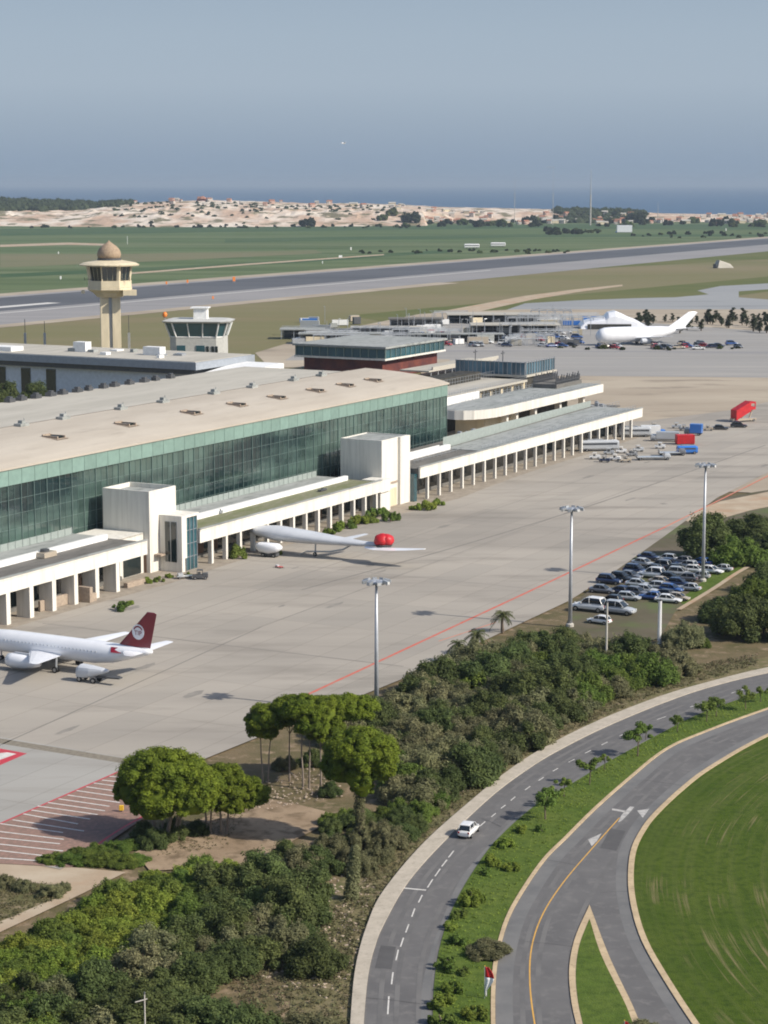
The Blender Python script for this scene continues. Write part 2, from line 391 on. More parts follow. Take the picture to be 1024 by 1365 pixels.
# ================================================================== SETTING
g = MB()
xs = [-9000, -4000, -1500, -500, 0, 500, 1500, 4000, 9000]; ys = [-1500, -300, 100, 400, 900, 1600, 2600, 4200, 5300]
for i in range(8):
    for j in range(8): g.quad((xs[i], ys[j], 0), (xs[i + 1], ys[j], 0), (xs[i + 1], ys[j + 1], 0), (xs[i], ys[j + 1], 0))
go = g.build('ground', 'scrub_soil', recalc=False); go.location.z = -.30; struct(go)
g = MB()
for i, (y0, y1) in enumerate([(4000, 9000), (9000, 30000), (30000, 140000)]):
    g.quad((-60000, y0, 0), (60000, y0, 0), (60000, y1, 0), (-60000, y1, 0))
so = g.build('sea', 'sea', recalc=False); so.location.z = -1.5; struct(so)

def spoly(name, pts, z, m): return sheet(name, [SP(a, b) for a, b in pts], z, m)
# far fields, runway and verges follow the airport grid
sheet('far_field', [SP(-3000, -700), SP(4985, -700), Vector((-9000, 5150, 0)), Vector((-9000, -500, 0))], -.24, 'far_field')
spoly('grass_strip', [(-600, -500), (4950, -560), (4950, 300), (1400, 300), (430, -20), (430, -200), (-600, -260)], -.24, 'strip_grass')
spoly('grass_strip', [(-600, -560), (4950, -560), (4950, -100), (1050, -180), (900, -300), (560, -330), (330, -420), (-600, -420)], -.20, 'strip_grass')
spoly('green_verge', [(1500, -562), (4950, -562), (4950, -300), (2500, -330), (1900, -470)], -.17, 'green_verge')
spoly('green_verge', [(820, -400), (1500, -330), (2600, -300), (2600, -200), (1500, -240), (1050, -255), (760, -330)], -.165, 'green_verge')
spoly('runway_shoulder', [(-2000, -532), (1500, -545), (4950, -560), (4950, -747), (-2000, -747)], -.12, 'runway_shoulder')
spoly('verge_strip', [(-2000, -744), (4950, -744), (4950, -772), (-2000, -772)], -.13, 'dirt')
spoly('verge_strip', [(620, -528), (1250, -528), (1250, -550), (620, -545)], -.10, 'dirt')
spoly('runway', [(-2000, -618), (4950, -650), (4950, -735), (-2000, -732)], -.08, 'runway_dark')
spoly('runway_marking', [(-2000, -612), (1500, -614), (1500, -617), (-2000, -615.5)], -.04, 'paint_white')
spoly('runway_marking', [(700, -652), (845, -652), (845, -664), (700, -664)], -.04, 'paint_white')
spoly('taxiway', [(1150, -553), (1500, -556), (1500, -606), (1150, -596)], -.07, 'runway_shoulder')
sheet('far_track', px((0, 326), (90, 323), (150, 325), (150, 327.5), (90, 326), (0, 329)), -.14, 'pale_path')
sheet('far_track', px((150, 365), (330, 351), (512, 338.5), (512, 339.8), (330, 353), (150, 367)), -.14, 'pale_path')
sheet('field_strip', px((0, 338), (180, 338), (420, 333), (430, 337), (250, 346), (110, 352), (0, 356)), -.18, 'field_brown')
sheet('field_strip', px((0, 365), (200, 356), (420, 345), (600, 332), (600, 336), (400, 350), (160, 362), (0, 370)), -.17, 'field_dark')
sheet('field_strip', px((0, 305), (300, 302), (800, 298), (1024, 300), (1024, 306), (700, 304), (300, 309), (0, 314)), -.18, 'field_dark')
sheet('field_strip', px((300, 318), (700, 312), (1024, 312), (1024, 315), (700, 316), (300, 323)), -.18, 'field_dark')
# track and taxiway beyond the yard
sheet('dirt_track', px((560, 420), (640, 405), (700, 394), (770, 385), (830, 379), (830, 381), (770, 389), (710, 399), (660, 410), (600, 424)), -.15, 'pale_path')
sheet('far_taxiway', px((640, 425), (700, 404), (770, 400), (850, 397), (900, 396), (945, 392), (930, 387), (960, 381), (1030, 377), (1180, 371), (1180, 381), (1030, 385), (985, 388), (985, 396), (1040, 400), (1200, 402), (1200, 425), (1000, 430), (640, 445)), -.14, 'taxi_far')
sheet('yard_ground', px((340, 470), (420, 446), (560, 418), (690, 412), (1250, 412), (1250, 470), (360, 490)), -.13, 'dirt')
sheet('yard_ground', px((420, 456), (600, 430), (800, 425), (1000, 440), (1250, 448), (1250, 474), (380, 480)), -.12, 'taxi_pave')
sheet('dirt_ground', px((560, 492), (1250, 492), (1250, 640), (1100, 660), (600, 640)), -.11, 'dirt')
sheet('taxiway', px((600, 469), (700, 468), (1024, 471), (1300, 474), (1300, 506), (1024, 503), (700, 500), (600, 500)), -.09, 'taxi_pave')
sheet('taxiway_edge', px((560, 466), (1300, 470), (1300, 474), (1024, 471), (700, 468), (560, 469)), -.06, 'runway_shoulder')
# apron
spoly('apron', [(-147.4, -40), (335, -40), (345, -14), (400, 4), (480, 8), (560, 30), (640, 70), (330, 70), (245, 66), (184, 69), (117, 78), (62, 85), (36, 87.5), (-40, 88), (-104, 84.5), (-118, 87), (-144, 96), (-147.4, 96)], 0, 'apron_concrete')
spoly('apron_stand', [(-147.2, 49.5), (-102, 49.5), (-102.6, 84.3), (-118, 86.7), (-143.8, 95.7), (-147.2, 95.7)], .004, 'apron_pale')
spoly('terminal_verge', [(-300, -8), (-300, 1), (-20, 2.5), (12, 4.5), (60, 2.6), (120, 5.5), (150, 7), (175, 5), (200, 3.4), (300, 2), (312, -8)], .010, 'pale_soil')
for (S0, P0, S1, P1, w, m) in [(-147, 57, -15, 44.5, .30, 'joint'), (-32.5, 5, -31, 84, .30, 'joint'), (-103.8, 48.5, -103.8, 86, 2.3, 'joint_brick'), (-103.8, 5, -101.5, 48, .2, 'joint'),
                               (44, 5, 44, 82, .18, 'joint'), (118, 8, 118, 76, .18, 'joint'), (-15, 44.5, 190, 42, .18, 'joint'), (-147, 27, 260, 22, .18, 'joint')]:
    ribbon('apron_joint', [SP(S0, P0), SP((S0 + S1) / 2, (P0 + P1) / 2), SP(S1, P1)], w, .008, m, n=8)
ribbon('red_line', smooth_line([SP(-62, 79.2), SP(-20, 78), SP(50, 76), SP(110.7, 73.9), SP(132, 73.2)]), .62, .012, 'paint_red')
ribbon('red_line', smooth_line([SP(132, 73.2), SP(200, 70), SP(240, 68)]), .55, .012, 'paint_orange')
ribbon('taxi_line', smooth_line([SP(20, 33), SP(90, 40), SP(170, 44), SP(300, 46)]), .5, .010, 'joint')
ribbon('taxi_line', smooth_line([SP(-10, 80.5), SP(10, 83)]), .3, .012, 'paint_orange')
# hatched no-parking zone beside the stand, red edge and white bars
sheet('hatch_zone', px((-60, 1124), (160, 1028), (182, 1021), (235, 1045), (200, 1085), (95, 1156), (-60, 1148)), .008, 'hatch_ground')
ribbon('hatch_edge', smooth_line(px((-60, 1124), (0, 1098), (80, 1063), (160, 1028))), .34, .016, 'paint_crimson')
ribbon('hatch_edge', smooth_line(px((200, 1083), (150, 1112), (94, 1153))), .34, .016, 'paint_crimson')
ribbon('hatch_edge', smooth_line(px((-60, 1141), (0, 1144), (50, 1147.5), (94, 1151.5))), .34, .020, 'paint_white')
bars = [((-60, 1127), (77, 1143)), ((-60, 1119), (84, 1134.5)), ((-50, 1112), (80, 1125)), ((-30, 1105), (85, 1119)), ((0, 1098), (84, 1110)), ((17, 1093), (112, 1108)), ((31, 1085), (104, 1098.5)), ((42, 1080), (120, 1092)),
        ((50, 1074.5), (130, 1086)), ((64, 1070), (140, 1081)), ((78, 1065), (146, 1075)), ((90, 1060), (160, 1070)), ((102, 1054), (170, 1064)), ((115, 1049), (172, 1057)), ((125, 1044), (187, 1052)), ((136, 1040), (193, 1046)), ((146, 1035), (200, 1040)), ((156, 1030), (205, 1034))]
for a, b in bars: ribbon('hatch_bar', [at(*a), (at(*a) + at(*b)) / 2, at(*b)], .30, .018, 'paint_white', n=3)
# stand marking at the left edge
spoly('stand_marking', [toSP(at(*p)) for p in ((-60, 987), (36, 1004.5), (-60, 1046))], .010, 'paint_crimson')
spoly('stand_marking', [toSP(at(*p)) for p in ((-60, 1010), (10, 1003), (22, 1005), (-60, 1035))], .014, 'paint_white')
spoly('stand_marking', [toSP(at(*p)) for p in ((-60, 992), (-4, 1001), (-60, 1006))], .014, 'paint_white')
# lot, paths, clearings
sheet('car_park', px((752, 840), (770, 800), (870, 712), (930, 668), (1100, 640), (1100, 720), (1024, 742), (900, 815), (880, 850), (800, 870)), -.10, 'lot_ground')
sheet('lawn_strip', px((905, 800), (965, 752), (1010, 728), (1024, 735), (960, 778), (912, 806)), -.07, 'lawn')
ribbon('service_path', smooth_line(px((905, 812), (950, 785), (985, 762), (1024, 741), (1100, 705))), 1.1, -.04, 'pale_path')
sheet('dirt_patch', px((905, 690), (960, 668), (1100, 640), (1100, 660), (1000, 680), (930, 700)), -.06, 'pale_path')
sheet('clearing', px((180, 1135), (215, 1118), (265, 1092), (300, 1075), (345, 1062), (400, 1072), (440, 1082), (430, 1100), (390, 1120), (350, 1150), (200, 1160)), -.10, 'sand')
sheet('concrete_path', px((-60, 1145), (0, 1147), (168, 1162), (105, 1193), (0, 1242), (-60, 1268), (-60, 1240), (0, 1228), (90, 1190), (60, 1178), (0, 1170), (-60, 1168)), -.05, 'pale_path')
sheet('dry_plot', px((-60, 1166), (0, 1168), (60, 1177), (92, 1190), (0, 1232), (-60, 1245)), -.09, 'dry_verge')

# roads -------------------------------------------------------------
kerbL = smooth_line(px((466, 1480), (464, 1420), (467, 1365), (474, 1290), (490, 1232), (512, 1187), (567, 1122), (637, 1060), (680, 1026), (727, 996), (800, 960), (882, 928), (950, 908), (1024, 890), (1150, 866)))
roadL = smooth_line(px((488, 1480), (484, 1420), (485, 1365), (491, 1300), (500, 1262), (512, 1232), (545, 1175), (594, 1120), (655, 1062), (700, 1028), (742, 1002), (810, 968), (890, 935), (950, 915), (1024, 897), (1150, 872)))
roadR = smooth_line(px((585, 1480), (578, 1420), (577, 1365), (579, 1310), (587, 1260), (604, 1210), (630, 1163), (662, 1120), (712, 1075), (762, 1045), (812, 1015), (882, 977), (937, 950), (1024, 920), (1150, 886)))
shL = smooth_line(px((570, 1480), (561, 1420), (559, 1365), (562, 1320), (572, 1275), (592, 1220), (612, 1175), (645, 1130), (697, 1082), (748, 1050), (800, 1019), (872, 981), (930, 954), (1024, 923), (1150, 888)))
medR = smooth_line(px((668, 1480), (661, 1420), (658.5, 1365), (659, 1310), (664, 1270), (677, 1225), (699, 1185), (727, 1145), (754, 1118), (792, 1080), (837, 1040), (887, 1000), (937, 977), (1024, 945), (1150, 905)))
rR = smooth_line(px((1010, 1480), (965, 1420), (924, 1365), (882, 1300), (857, 1255), (844, 1215), (838.5, 1175), (842, 1135), (855, 1107), (872, 1085), (907, 1052), (947, 1022), (1024, 979), (1150, 925)))
band('road', kerbL, roadR, -.030, 'road', n=220)
band('road_shoulder', shL, roadR, -.022, 'shoulder', n=200)
band('pavement', kerbL, roadL, .10, 'kerb_pale', z0=-.3, n=200)
band('dry_verge', offset(kerbL, -6.5), offset(kerbL, -.0), -.26, 'dry_verge', n=160)
band('median_lawn', roadR, medR, .03, 'lawn', n=200)
band('roundabout_road', medR, rR, -.020, 'road', n=220)
band('kerb', offset(medR, -.30), offset(medR, .16), .11, 'kerb_tan', z0=-.3, n=220)
band('kerb', offset(rR, -.12), offset(rR, .6), .11, 'kerb_tan', z0=-.3, n=220)
rl = resamp(offset(rR, .6), 120)
c0 = at(1700, 1150)
sheet('round_lawn', [(p.x, p.y) for p in rl] + [(at(1500, 925).x, at(1500, 925).y), (at(1700, 1500).x, at(1700, 1500).y)], .02, 'mown_lawn')
band('shoulder_edge', offset(medR, .22), offset(medR, 2.0), -.015, 'shoulder', n=200)
band('shoulder_edge', offset(rR, -1.6), offset(rR, -.15), -.015, 'shoulder', n=200)
# splitter island
isl_o = smooth_line(px((786, 1207), (767, 1250), (759, 1290), (761, 1330), (768, 1365), (782, 1420), (800, 1480)), 1)
isl_r = smooth_line(px((786, 1207), (812, 1275), (842, 1338), (856, 1370), (884, 1420), (915, 1480)), 1)
isl_i = smooth_line(px((786, 1226), (773, 1260), (768, 1295), (770, 1330), (777, 1365), (792, 1420), (810, 1480)), 1)
isl_ri = smooth_line(px((786, 1226), (802, 1275), (833, 1338), (846, 1370), (872, 1420), (903, 1480)), 1)
band('island_kerb', isl_o, isl_r, .09, 'kerb_tan', z0=-.3, n=60)
band('island_lawn', isl_i, isl_ri, .12, 'lawn', n=60)
# markings
dash = [((517, 1352), (518.5, 1328)), ((522, 1312), (524, 1296)), ((528, 1280), (531, 1266)), ((534, 1262), (538, 1250)), ((541, 1243), (545, 1232)), ((549, 1222), (553, 1211)), ((558, 1203), (563, 1193)), ((570, 1183), (577, 1172)),
        ((580, 1168), (587, 1158)), ((589, 1155), (596, 1146)), ((598, 1143), (605, 1134)), ((640, 1101), (647, 1095)), ((655, 1089), (661, 1084)), ((668, 1077.5), (674, 1073)), ((681, 1067), (687, 1062)), ((700, 1053), (707, 1048)), ((718, 1040.5), (725, 1036)),
        ((737, 1028), (744, 1024)), ((758, 1016), (766, 1012)), ((780, 1004), (788, 1000)), ((802, 993), (810, 989)), ((826, 981), (836, 977)), ((850, 970), (860, 966)), ((876, 959), (888, 955)), ((920, 942.5), (936, 937)), ((975, 924), (992, 918.5))]
for a, b in dash: ribbon('lane_dash', [at(*a), (at(*a) + at(*b)) / 2, at(*b)], .16, -.012, 'paint_white', n=3)
ribbon('stop_bar', [at(536, 1183.5), at(552, 1185), at(568, 1186.5)], .35, -.011, 'paint_white', n=3)
ribbon('yellow_line', smooth_line(px((728, 1440), (713, 1365), (706.5, 1310), (709, 1262), (724, 1218), (752, 1175), (792, 1128), (826, 1090))), .16, -.010, 'paint_yellow')
for t in [((816, 1077.5), (834, 1080.5), (834, 1083), (816, 1080)), ((824, 1096), (829, 1086), (840, 1075), (846, 1075.5), (838, 1085), (829, 1094)),
          ((849.5, 1080.5), (866, 1078), (857, 1090)), ((784, 1119), (802, 1111), (796, 1121), (789, 1128))]:
    sheet('arrow_marking', px(*t), -.008, 'paint_worn')
# tyre wear, repairs and cracks in the asphalt
mat('road_worn', (.116, .113, .112), (.137, .133, .13), scale=.3, rough=.8, base3=(.155, .15, .145), s3=.12, lo3=.45, hi3=.6)
mat('road_patch', (.085, .083, .084), (.10, .098, .098), scale=.5, rough=.85)
for L_, ds in ((roadL, (1.6, 3.3, 5.6, 7.2)), (medR, (3.0, 4.7, 8.2))):
    for d_ in ds:
        ln = offset(L_, d_ if True else 0); ribbon('tyre_wear', ln, .55, -.0165, 'road_worn', n=200)
for a, b, w_ in [((725, 1146), (768, 1153), .12), ((640, 1090), (668, 1102), .10), ((488, 1330), (560, 1338), .12), ((700, 1255), (765, 1262), .10), ((860, 1040), (915, 1048), .12), ((800, 1190), (838, 1188), .1), ((735, 1012), (800, 1020), .12), ((770, 1062), (800, 1076), .10)]:
    ribbon('road_crack', [at(*a), (at(*a) + at(*b)) / 2 + Vector((.1, .15, 0)), at(*b)], w_, -.006, 'road_patch', n=6)
sheet('road_repair', px((500, 1290), (522, 1292), (528, 1262), (508, 1260)), -.0135, 'road_patch')
sheet('road_repair', px((800, 1130), (822, 1134), (834, 1108), (814, 1104)), -.0135, 'road_patch')
mat('stain', (.20, .185, .165), (.27, .25, .22), scale=.25, rough=.8)
rs = random.Random(44)
for k in range(26):
    S_, P_ = rs.uniform(-130, 300), rs.uniform(10, 62); a_, b_ = rs.uniform(.8, 4.5), rs.uniform(.4, 1.2)
    sheet('oil_stain', [SP(S_ + a_ * math.cos(t) * rs.uniform(.6, 1.2), P_ + b_ * math.sin(t) * rs.uniform(.6, 1.2)) for t in [i * math.pi / 8 for i in range(16)]], .0062 + k * .00005, 'stain')

# ---------------------------------------------------------------- coastal hills
def hillmesh():
    prof = [(-900, 250), (-300, 262), (0, 270.5), (60, 272), (130, 276), (160, 273), (200, 270), (270, 268.5), (330, 270), (400, 272.5), (470, 272), (540, 275), (600, 278), (700, 280), (760, 281), (850, 283), (900, 286.5), (1024, 288.5), (1200, 289), (2000, 290)]
    def top(u):
        for (a, b), (c, d) in zip(prof, prof[1:]):
            if a <= u <= c: return b + (d - b) * (u - a) / (c - a)
        return 290
    mb = MB(); nx, ny = 520, 60; x0, x1 = -2200, 2700; y0, y1 = 3950, 5750
    idx = {}
    for j in range(ny):
        y = y0 + (y1 - y0) * j / (ny - 1)
        for i in range(nx):
            x = x0 + (x1 - x0) * i / (nx - 1)
            u = 512 + x * 2735 / 5000
            hmax = max(0, CH - (top(u) - 245) * 5000 / 2735 + 1.5)
            front = 4180 + 90 * math.sin(x * .004) + (430 if u > 560 else 0) * min(1, max(0, (u - 520) / 80))
            t = (y - front) / (5000 - front); t = max(0, min(1, t))
            cliff = .55 * min(1, t * 3.2) + .45 * t
            back = max(0, min(1, (5600 - y) / 350))
            nz = noise.noise(Vector((x * .006, y * .004, 0))) * .16 + noise.noise(Vector((x * .02, y * .012, 3))) * .18 + abs(noise.noise(Vector((x * .045, y * .02, 7)))) * .26 - .06
            z = hmax * (cliff * (1 + nz * (1.2 - t))) * back
            if t <= 0 or back <= 0: z = -2.5
            mb.v.append((x, y, z))
    for j in range(ny - 1):
        for i in range(nx - 1):
            a = j * nx + i; mb.f.append((a, a + 1, a + nx + 1, a + nx))
    return mb
m = mat('coast_rock', (.46, .33, .24), (.64, .56, .47), scale=.014, lo=.42, hi=.58, rough=.95, base3=(.17, .15, .09), s3=.03, lo3=.52, hi3=.60, detail=12, bump=3, bscale=.08, stretch=(.8, .6, 1))
hills = struct(hillmesh().build('coastal_hills', 'coast_rock', recalc=False))
from mathutils.bvhtree import BVHTree
bvh = BVHTree.FromObject(hills, bpy.context.evaluated_depsgraph_get())
def hill_z(x, y):
    h = bvh.ray_cast(Vector((x, y, 300)), Vector((0, 0, -1)))
    return max(-.25, h[0].z) if h[0] else -.25
# ================================================================== BUILDINGS (airport grid S, P)
def bthing(name, label, cat, S0, P0, group=None):
    o = thing(name, label, cat, SP(S0, P0), ROTZ, group)
    return o, (lambda p: (p[0] - S0, -(p[1] - P0), p[2]))
def panels(S0, S1, n, P, z0, z1, rows, jit=.004, gap=.0, seed=1):
    """glass panes of a facade along S, each a hair out of true like real glazing"""
    r = random.Random(seed); mb = MB(); ds = (S1 - S0) / n; dz = (z1 - z0) / rows
    for i in range(n):
        for j in range(rows):
            a = S0 + i * ds + gap; b = S0 + (i + 1) * ds - gap; c = z0 + j * dz + gap; d = z0 + (j + 1) * dz - gap
            e = [P + r.uniform(-jit, jit) for _ in range(4)]
            mb.quad((a, e[0], c), (b, e[1], c), (b, e[2], d), (a, e[3], d))
    return mb
def facing(mb, P): return mb

# ---- main terminal hall
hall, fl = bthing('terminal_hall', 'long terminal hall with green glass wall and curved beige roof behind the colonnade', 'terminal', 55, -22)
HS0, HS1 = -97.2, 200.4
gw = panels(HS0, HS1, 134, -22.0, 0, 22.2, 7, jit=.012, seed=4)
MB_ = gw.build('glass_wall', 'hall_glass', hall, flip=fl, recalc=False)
mu = MB()
for i in range(68):
    S = HS0 + 4.44 * i; S = min(S, HS1)
    mu.box(S - .06, S + .06, -22, -21.78, 0, 22.1)
for i in range(67):
    S = HS0 + 4.44 * i + 2.22; mu.box(S - .025, S + .025, -22, -21.9, 0, 22.1)
for k in range(1, 7): mu.box(HS0, HS1, -22, -21.9, 22.2 / 7 * k - .03, 22.2 / 7 * k + .03)
mu.build('window_frame', 'mullion', hall, flip=fl)
bd = MB()
for i in range(67): bd.box(HS0 + 4.44 * i + .05, HS0 + 4.44 * (i + 1) - .05, -22.0, -21.6, 22.2, 26.0)
bd.build('glass_fascia', 'glass_band', hall, flip=fl)
mb = MB().box(HS0, HS1, -86.5, -22.3, 0, 26); mb.build('wall', 'shade_wall', hall, flip=fl)
ro = MB(); prof = [(-21.3, 26.05), (-24, 26.75), (-28, 27.5), (-33, 28.2), (-39, 28.75), (-45, 29.1), (-50, 29.3)]
rings = []
for S in [HS0 - .4 + i * (HS1 + .8 - HS0) / 40 for i in range(41)]:
    rings.append([(S, p, z) for p, z in prof] + [(S, p, z - .45) for p, z in reversed(prof)])
ro.rings(rings).build('roof', 'roof_beige', hall, flip=fl)
MB().box(HS0 - .4, HS1 - 10, -87, -50.02, 26.2, 29.0).build('rear_roof', 'roof_pale', hall, flip=fl)
MB().box(HS0, HS1 - 10, -50.2, -49.9, 29.0, 29.42).build('roof_seam', 'joint', hall, flip=fl)
for (u, v) in [(52, 582), (146, 565), (224, 549), (298, 539), (352, 529.5), (406, 520.5), (457, 514), (496, 507.5)]:
    S, P = toSP(at(u, v, 28.2)); P = -33.5
    h = MB(); h.quad((S - 2.2, P - 3.2, 28.52), (S + 2.2, P - 3.2, 28.52), (S + 2.2, P + 2.4, 28.10), (S - 2.2, P + 2.4, 28.10))
    h.box(S - 1.5, S + 1.5, P - 2.6, P - 2.3, 28.3, 28.95); h.box(S - 1.5, S - 1.2, P - 2.6, P + 1.8, 28.0, 28.75); h.box(S + 1.2, S + 1.5, P - 2.6, P + 1.8, 28.0, 28.75)
    ho = h.build('roof_hatch', 'rubble', hall, flip=fl)
    k = MB().box(S - 1.1, S - .15, P - 1.9, P + 1.3, 28.2, 28.62).box(S + .15, S + 1.1, P - 1.9, P + 1.3, 28.2, 28.62); k.build('hatch_glass', 'dark_glass', ho, flip=fl)
for (u, v) in [(2, 564), (74, 556), (146, 543), (206, 534), (277, 523), (336, 515), (393, 506), (433, 500)]:
    S, P = toSP(at(u, v, 29.6)); P = -48.8
    h = MB().box(S - 1.6, S + 1.6, P - 1, P + 1, 29.1, 29.9); h.box(S - .6, S + .7, P - .6, P + .6, 29.9, 30.6); h.tube((S + 1, P, 29.9), (S + 1, P, 31), .12)
    h.build('roof_ventilator', 'roof_grey', hall, flip=fl)
r = random.Random(5)
for (u, v) in [(11, 531), (31, 529), (48, 526), (66, 523), (87, 521), (105, 518), (123, 516), (141, 513), (159, 511), (177, 508), (195, 505), (214, 503), (232, 500)]:
    S, P = toSP(at(u, v, 30)); P = -85.5; q = r.uniform(.8, 1.2)
    h = MB().prism([(S - 1.3 * q, P - .8), (S + 1.0, P - .8), (S + 1.3 * q, P + .8), (S - 1.0, P + .8)], 29, 30.0 * 1); h.prism([(S - .8, P - .5), (S + .4, P - .5), (S + .7, P + .5), (S - .5, P + .5)], 30.0, 30.5)
    h.build('roof_cowl', 'metal_dark', hall, flip=fl)

# ---- colonnade wings
wings = {}
def wing(label, S0, S1, cols, zf0, zf1, roofm, pier, wallcols, group='arcaded wings in front of the terminal hall', Pb=-21.6, curb=True, p0=0.0):
    o, fl = bthing('colonnade_wing', label, 'arcade', (S0 + S1) / 2, -8, group)
    fa = MB().box(S0, S1, p0 - .5, p0, zf0, zf1); 
    fa.box(S0, S1, p0 + .003, p0 + .10, zf1 - .42, zf1 - .22)
    fa.build('fascia', 'white_paint', o, flip=fl)
    MB().box(S0, S1, -.62, p0 + .22, zf1 + .002, zf1 + .16).build('coping', 'roof_grey', o, flip=fl)
    MB().box(S0, S1, Pb, p0 - .5, zf0 + .7, zf1 - .45).build('roof', roofm, o, flip=fl)
    if curb:
        MB().box(S0, S1 - 1.5, -10.4, -9.3, zf1 - .45, zf1 + .75).build('parapet', 'white_clean', o, flip=fl)
        MB().box(S0, S1, Pb + .05, -10.5, zf1 - .44, zf1 - .15).build('terrace', 'roof_grey', o, flip=fl)
        tr = MB(); n = int((S1 - S0) / 2.4)
        tr.box(S0 + 1, S1 - 1, -19.2, -19.1, zf1 - .14, zf1 + 1.4)
        for i in range(n): 
            S = S0 + (i + .5) * (S1 - S0) / n
            tr.box(S - .05, S + .05, -19.1, -19.0, zf1 - .14, zf1 + 1.55)
        tr.build('glass_railing', 'glass_rail', o, flip=fl)
    # ground floor wall and glazing behind the piers; recess shade put into dark colours
    n = int((S1 - S0) / 2.0)
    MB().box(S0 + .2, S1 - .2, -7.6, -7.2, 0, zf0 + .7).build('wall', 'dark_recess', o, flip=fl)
    panels(S0 + .3, S1 - .3, n, -7.1, .9, zf0 + .4, 2, jit=.01, seed=int(S0) + 300).build('shopfront_glass', 'dark_glass', o, flip=fl, recalc=False)
    MB().box(S0 + .2, S1 - .2, -7.2, -6.6, 0, .9).build('plinth', 'roof_felt', o, flip=fl)
    for S in wallcols: MB().box(S - 1.5, S + 1.5, -7.15, -6.95, 0, 4.6).build('door', 'brown_door', o, flip=fl)
    for S in cols:
        MB().box(S - pier[0] / 2, S + pier[0] / 2, p0 - pier[1], p0 - .06, 0, zf0 + .02).build('column', 'white_paint', o, flip=fl)
    return o
wA = wing('leftmost arcaded wing with wide white piers and dark flat roof', -70, 10.9, [-7.3 * i for i in range(0, 10)], 6.3, 9.4, 'roof_felt', (1.25, 3.4), [-35, -5])
wB = wing('middle arcaded wing with mossy green roof between the two white stair blocks', 31.5, 118, [36.7 + 6.05 * i for i in range(14)], 5.5, 8.6, 'roof_moss', (.8, 1.1), [42, 48, 97])
wC = wing('longest arcaded wing with slim white columns running past the far stair block', 140, 307.5, [145 + 7.28 * i for i in range(22)], 6.2, 9.3, 'roof_felt', (.75, .85), [158], curb=False)
def bpart(name, m, parent, fn, S0, P0, **k):
    mb = MB(); fn(mb); return mb.build(name, m, parent, flip=lambda p: (p[0] - S0, -(p[1] - P0), p[2]), **k)
# wing C roof details
S0, P0 = (140 + 307.5) / 2, -8
bpart('parapet', 'white_clean', wC, lambda m: (m.box(141, 180, -12, -10.6, 8.8, 10.4), m.box(141, 180, -14.5, -14.2, 8.8, 10.0)), S0, P0)
bpart('roof_glazing', 'glass_rail', wC, lambda m: m.quad((181, -13.5, 8.9), (306, -18.5, 8.9), (306, -18.5, 11.0), (181, -13.5, 12.2)), S0, P0)
bpart('roof_walkway', 'roof_grey', wC, lambda m: m.prism([(181, -1.2), (306, -1.2), (306, -17), (181, -12.5)], 8.86, 9.02), S0, P0)
def rail(m, a, b, z, h, n):
    a = Vector((*a, z)); b = Vector((*b, z))
    for i in range(n + 1):
        p = a.lerp(b, i / n); m.tube(p, p + Vector((0, 0, h)), .06, n=5)
    for k in (h, h * .5): m.tube(a + Vector((0, 0, k)), b + Vector((0, 0, k)), .05, n=5)
bpart('handrail', 'metal_grey', wC, lambda m: (rail(m, (182, -1.6), (305, -1.6), 9.0, 1.3, 50), rail(m, (150, -7), (179, -7), 8.8, 1.2, 12)), S0, P0)
# small things on the left wing and middle wing roofs
def rooftop(name, label, cat, u, v, z, m, w=2.4, d=1.6, h=1.0):
    o = thing(name, label, cat, at(u, v, z), ROTZ)
    b = MB().box(-w / 2, w / 2, -d / 2, d / 2, 0, h * .55); b.build('casing', m, o, bevel=.08)
    t = MB().lathe([(d * .32, h * .55), (d * .32, h * .8), (d * .1, h * .85)], 12); t.build('fan_cowl', 'metal_dark', o)
    f = MB().box(-w / 2 - .2, w / 2 + .2, -.1, .1, .2, .3); f.build('pipe', 'metal_grey', o)
    return o
rooftop('roof_air_unit', 'pale air handling unit with dark lid on the leftmost wing roof', 'air unit', 60, 742, 9.0, 'tan_body', 4.2, 3, 2.0)
rooftop('roof_air_unit', 'small grey air unit at the near end of the mossy roof', 'air unit', 293, 684, 8.3, 'metal_grey', 1.4, 1.0, 1.2)
rooftop('roof_air_unit', 'dark low air unit on the far half of the mossy roof', 'air unit', 430, 654, 8.3, 'metal_dark', 3.2, 1, .8)

# ---- stair blocks
def block(label, Sa, Sb, Pa, Pb, z, extra):
    o, fl = bthing('stair_block', label, 'stair tower', (Sa + Sb) / 2, (Pa + Pb) / 2, 'white stair blocks on the colonnade')
    w = .35
    m = MB().box(Sa, Sb, Pa - w, Pa, 0, z).box(Sa, Sb, Pb, Pb + w, 0, z).box(Sa, Sa + w, Pb + w, Pa - w, 0, z).box(Sb - w, Sb, Pb + w, Pa - w, 0, z)
    m.build('wall', 'white_paint', o, flip=fl)
    MB().box(Sa + w, Sb - w, Pb + w, Pa - w, z - 1.4, z - 1.0 if not extra else z - .25).build('roof', 'roof_grey', o, flip=fl)
    return o, fl
b1, fl = block('near white stair block with open top beside the glass lift shaft', 20.5, 31, -6, -18.5, 18.2, False)
MB().box(20.3, 20.5, -9.5, -7.0, 0, 4.2).build('door', 'brown_door', b1, flip=fl)
MB().box(22, 25, -5.98, -4.2, 3.6, 4.0).build('canopy', 'rubble', b1, flip=fl)
b2, fl = block('far white stair block with flat roof between the middle and the longest wing', 123.5, 138, -3, -15.5, 18.2, True)
MB().box(132.6, 138.2, -2.98, -2.2, 0, 18.2).build('pier', 'white_paint', b2, flip=fl)
MB().box(124, 132, -2.98, -2.75, 6.1, 6.6).build('ledge', 'rubble', b2, flip=fl)
